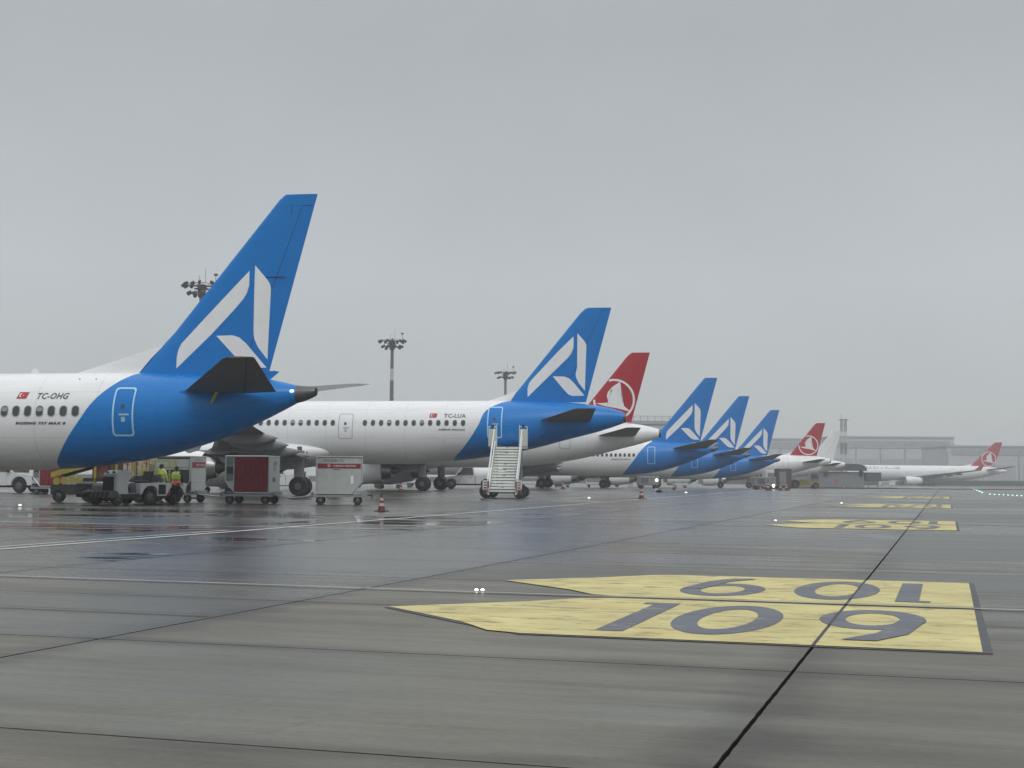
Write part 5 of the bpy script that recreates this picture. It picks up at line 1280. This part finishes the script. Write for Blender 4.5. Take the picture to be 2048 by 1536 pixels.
# ground power unit with lit lamp
def gpu(u, v, lab, lamp_z, s=1.0):
    p = gnd(u, v); r = empty('ground_power_unit', (p.x, p.y, dip(p.y)), R(5), label=lab, cat='power unit', group='power units with a lit lamp'); r.scale = (s,)*3
    MB().box(-1.3, 1.3, -.7, .7, .4, 1.5, .06).build('housing', M_grey, r)
    for xx in (-.9, .9):
        for q in (-1, 1): wheel(r, xx, q*.6, .25, .16)
    m = MB()
    for k in range(5): m.box(-1.0, -.1, -.712, -.702, .7 + k*.13, .76 + k*.13)
    m.build('louvre', M_dark, r, smooth=0)
    MB().lathe([(.02, 0), (.13, -.01), (.15, .05), (.08, .1)], (.95, -.78, lamp_z), 'Y', 14).build('lamp', M_lamp, r)
gpu(1296, 977, 'grey power unit with a bright lit lamp, between wheels of two blue tailed airliners', 1.05)
gpu(1528, 979, 'far power unit with a small lit lamp, below the small red finned airliner', .45)

# aircraft tug with a big wheel and yellow body
def tug():
    Y = 262; x = at(1606, 960, Y).x; r = empty('aircraft_tug', (x, Y, dip(Y)), R(-4), label='yellow aircraft tug with one big wheel, left of the grey enclosure', cat='tug')
    MB().prism([(-3.2, .6), (-3.2, 1.2), (-1.4, 1.35), (-.9, 1.7), (.8, 1.7), (1.1, 1.3), (3.2, 1.25), (3.2, .6)], -1.2, 1.2).build('body', M_yel, r, smooth=0, bevel=.05)
    MB().box(1.3, 2.8, -1.1, 1.1, 1.402, 2.9).build('cab', M_grey, r, smooth=0, bevel=.05)
    MB().box(1.5, 2.6, -1.13, -1.105, 1.9, 2.7).build('cab_window', M_glass, r, smooth=0)
    for q in (-1, 1): wheel(r, -1.6, q*1.15, .85, .5); wheel(r, 2.2, q*1.15, .6, .4)
    MB().box(-3.4, -3.2, -1.1, 1.1, .5, 1.0).build('bumper', M_dark, r, smooth=0)
    MB().tube((-2.9, -1.0, 1.4), (-2.9, -1.0, 3.0), .06, n=6).tube((.6, -1.0, 2.0), (.6, -1.0, 2.8), .06, n=6).build('beacon_post', M_yel, r)
tug()
def crate_obj(u, v, w_, h, d_, lab, m_, name='equipment_crate', cat='crate'):
    p = gnd(u, v); r = empty(name, (p.x, p.y, dip(p.y)), R(4), label=lab, cat=cat)
    MB().box(-w_/2, w_/2, 0, d_, .25, h, .04).build('crate_body', m_, r)
    for xx in (-w_*.35, w_*.35): wheel(r, xx, .2, .2, .12); wheel(r, xx, d_ - .2, .2, .12)
    MB().box(-w_*.4, w_*.1, -.012, -.003, .5, h*.85).build('crate_door', M_grey, r, smooth=0)
crate_obj(1550, 978, 2.6, 2.6, 2, 'pale wheeled box standing left of the far cones, under the small red finned airliner', M_wpaint)
crate_obj(1570, 978.5, 1.8, 2.7, 2, 'dark brown wheeled box just left of the yellow aircraft tug', mat('dull_brown_box', (.10, .085, .08), .7))
crate_obj(1535, 977, 1.6, 2.2, 1.5, 'dark grey wheeled box beside the small lit lamp', M_dark)
crate_obj(1775, 972, 6, 1.6, 2, 'low white equipment box at the foot of the side on wide body', M_wpaint)
for u, lab in ((1506, 'left one of two distant dark clothed workers below the smallest blue tail'), (1514, 'right one of two distant dark clothed workers below the smallest blue tail')):
    p = gnd(u, 978); person(p.x, p.y, dip(p.y), R(40 if u < 1510 else 160), lab, 1.75, 'dark', arm=(.2, .1, .95), group='distant workers', detail=False)
# lights set in the pavement
def plight(u, v, m_, s, lab, grp, cat='ground light'):
    p = gnd(u, v); r = empty('pavement_light', (p.x, p.y, dip(p.y)), 0, label=lab, cat=cat, group=grp)
    MB().lathe([(.10*s, 0), (.10*s, .012*s), (.06*s, .025*s)], (0, 0, 0), 'Z', 14).build('housing', M_steel, r)
    MB().lathe([(.045*s, .0), (.045*s, .02*s), (.02*s, .035*s)], (0, 0, .0255*s), 'Z', 12).build('lens', m_, r)
    return r
plight(953, 1182, M_lamp, .42, 'left one of the twin white pavement lights by the yellow arrow tip', 'lit white pavement lights')
plight(965, 1182, M_lamp, .42, 'right one of the twin white pavement lights by the yellow arrow tip', 'lit white pavement lights')
for u, v, s, lab in ((1551, 1043, .9, 'white pavement light at the tip of the second yellow arrow panel'), (1683, 1008, 1.4, 'white pavement light at the tip of the third yellow marking'), (1372, 987, 2.2, 'pavement light below the first of the three small blue tails'),
        (1178, 998, 1.8, 'pavement light right of the boarding stairs'), (40, 1013, 1.5, 'pavement light near the left edge of the view, below the white service truck')):
    plight(u, v, mat('weak_white_light', (.9, .9, .9), .4, emis=(1, .98, .92, 1.2)), s, lab, 'lit white pavement lights')
gl = 'far green taxiway light, one of a row at the right edge'
for k in range(8):
    plight(1980 + k*9, 989.5 + k*.45, M_green, 1.3, gl, 'green taxiway lights in a row')
for k in range(5):
    plight(1944 + k*5, 976.5 + k*2.5, M_green, 2.0, 'green taxiway light in the slanting row below the side on wide body', 'slanting row of green taxiway lights')
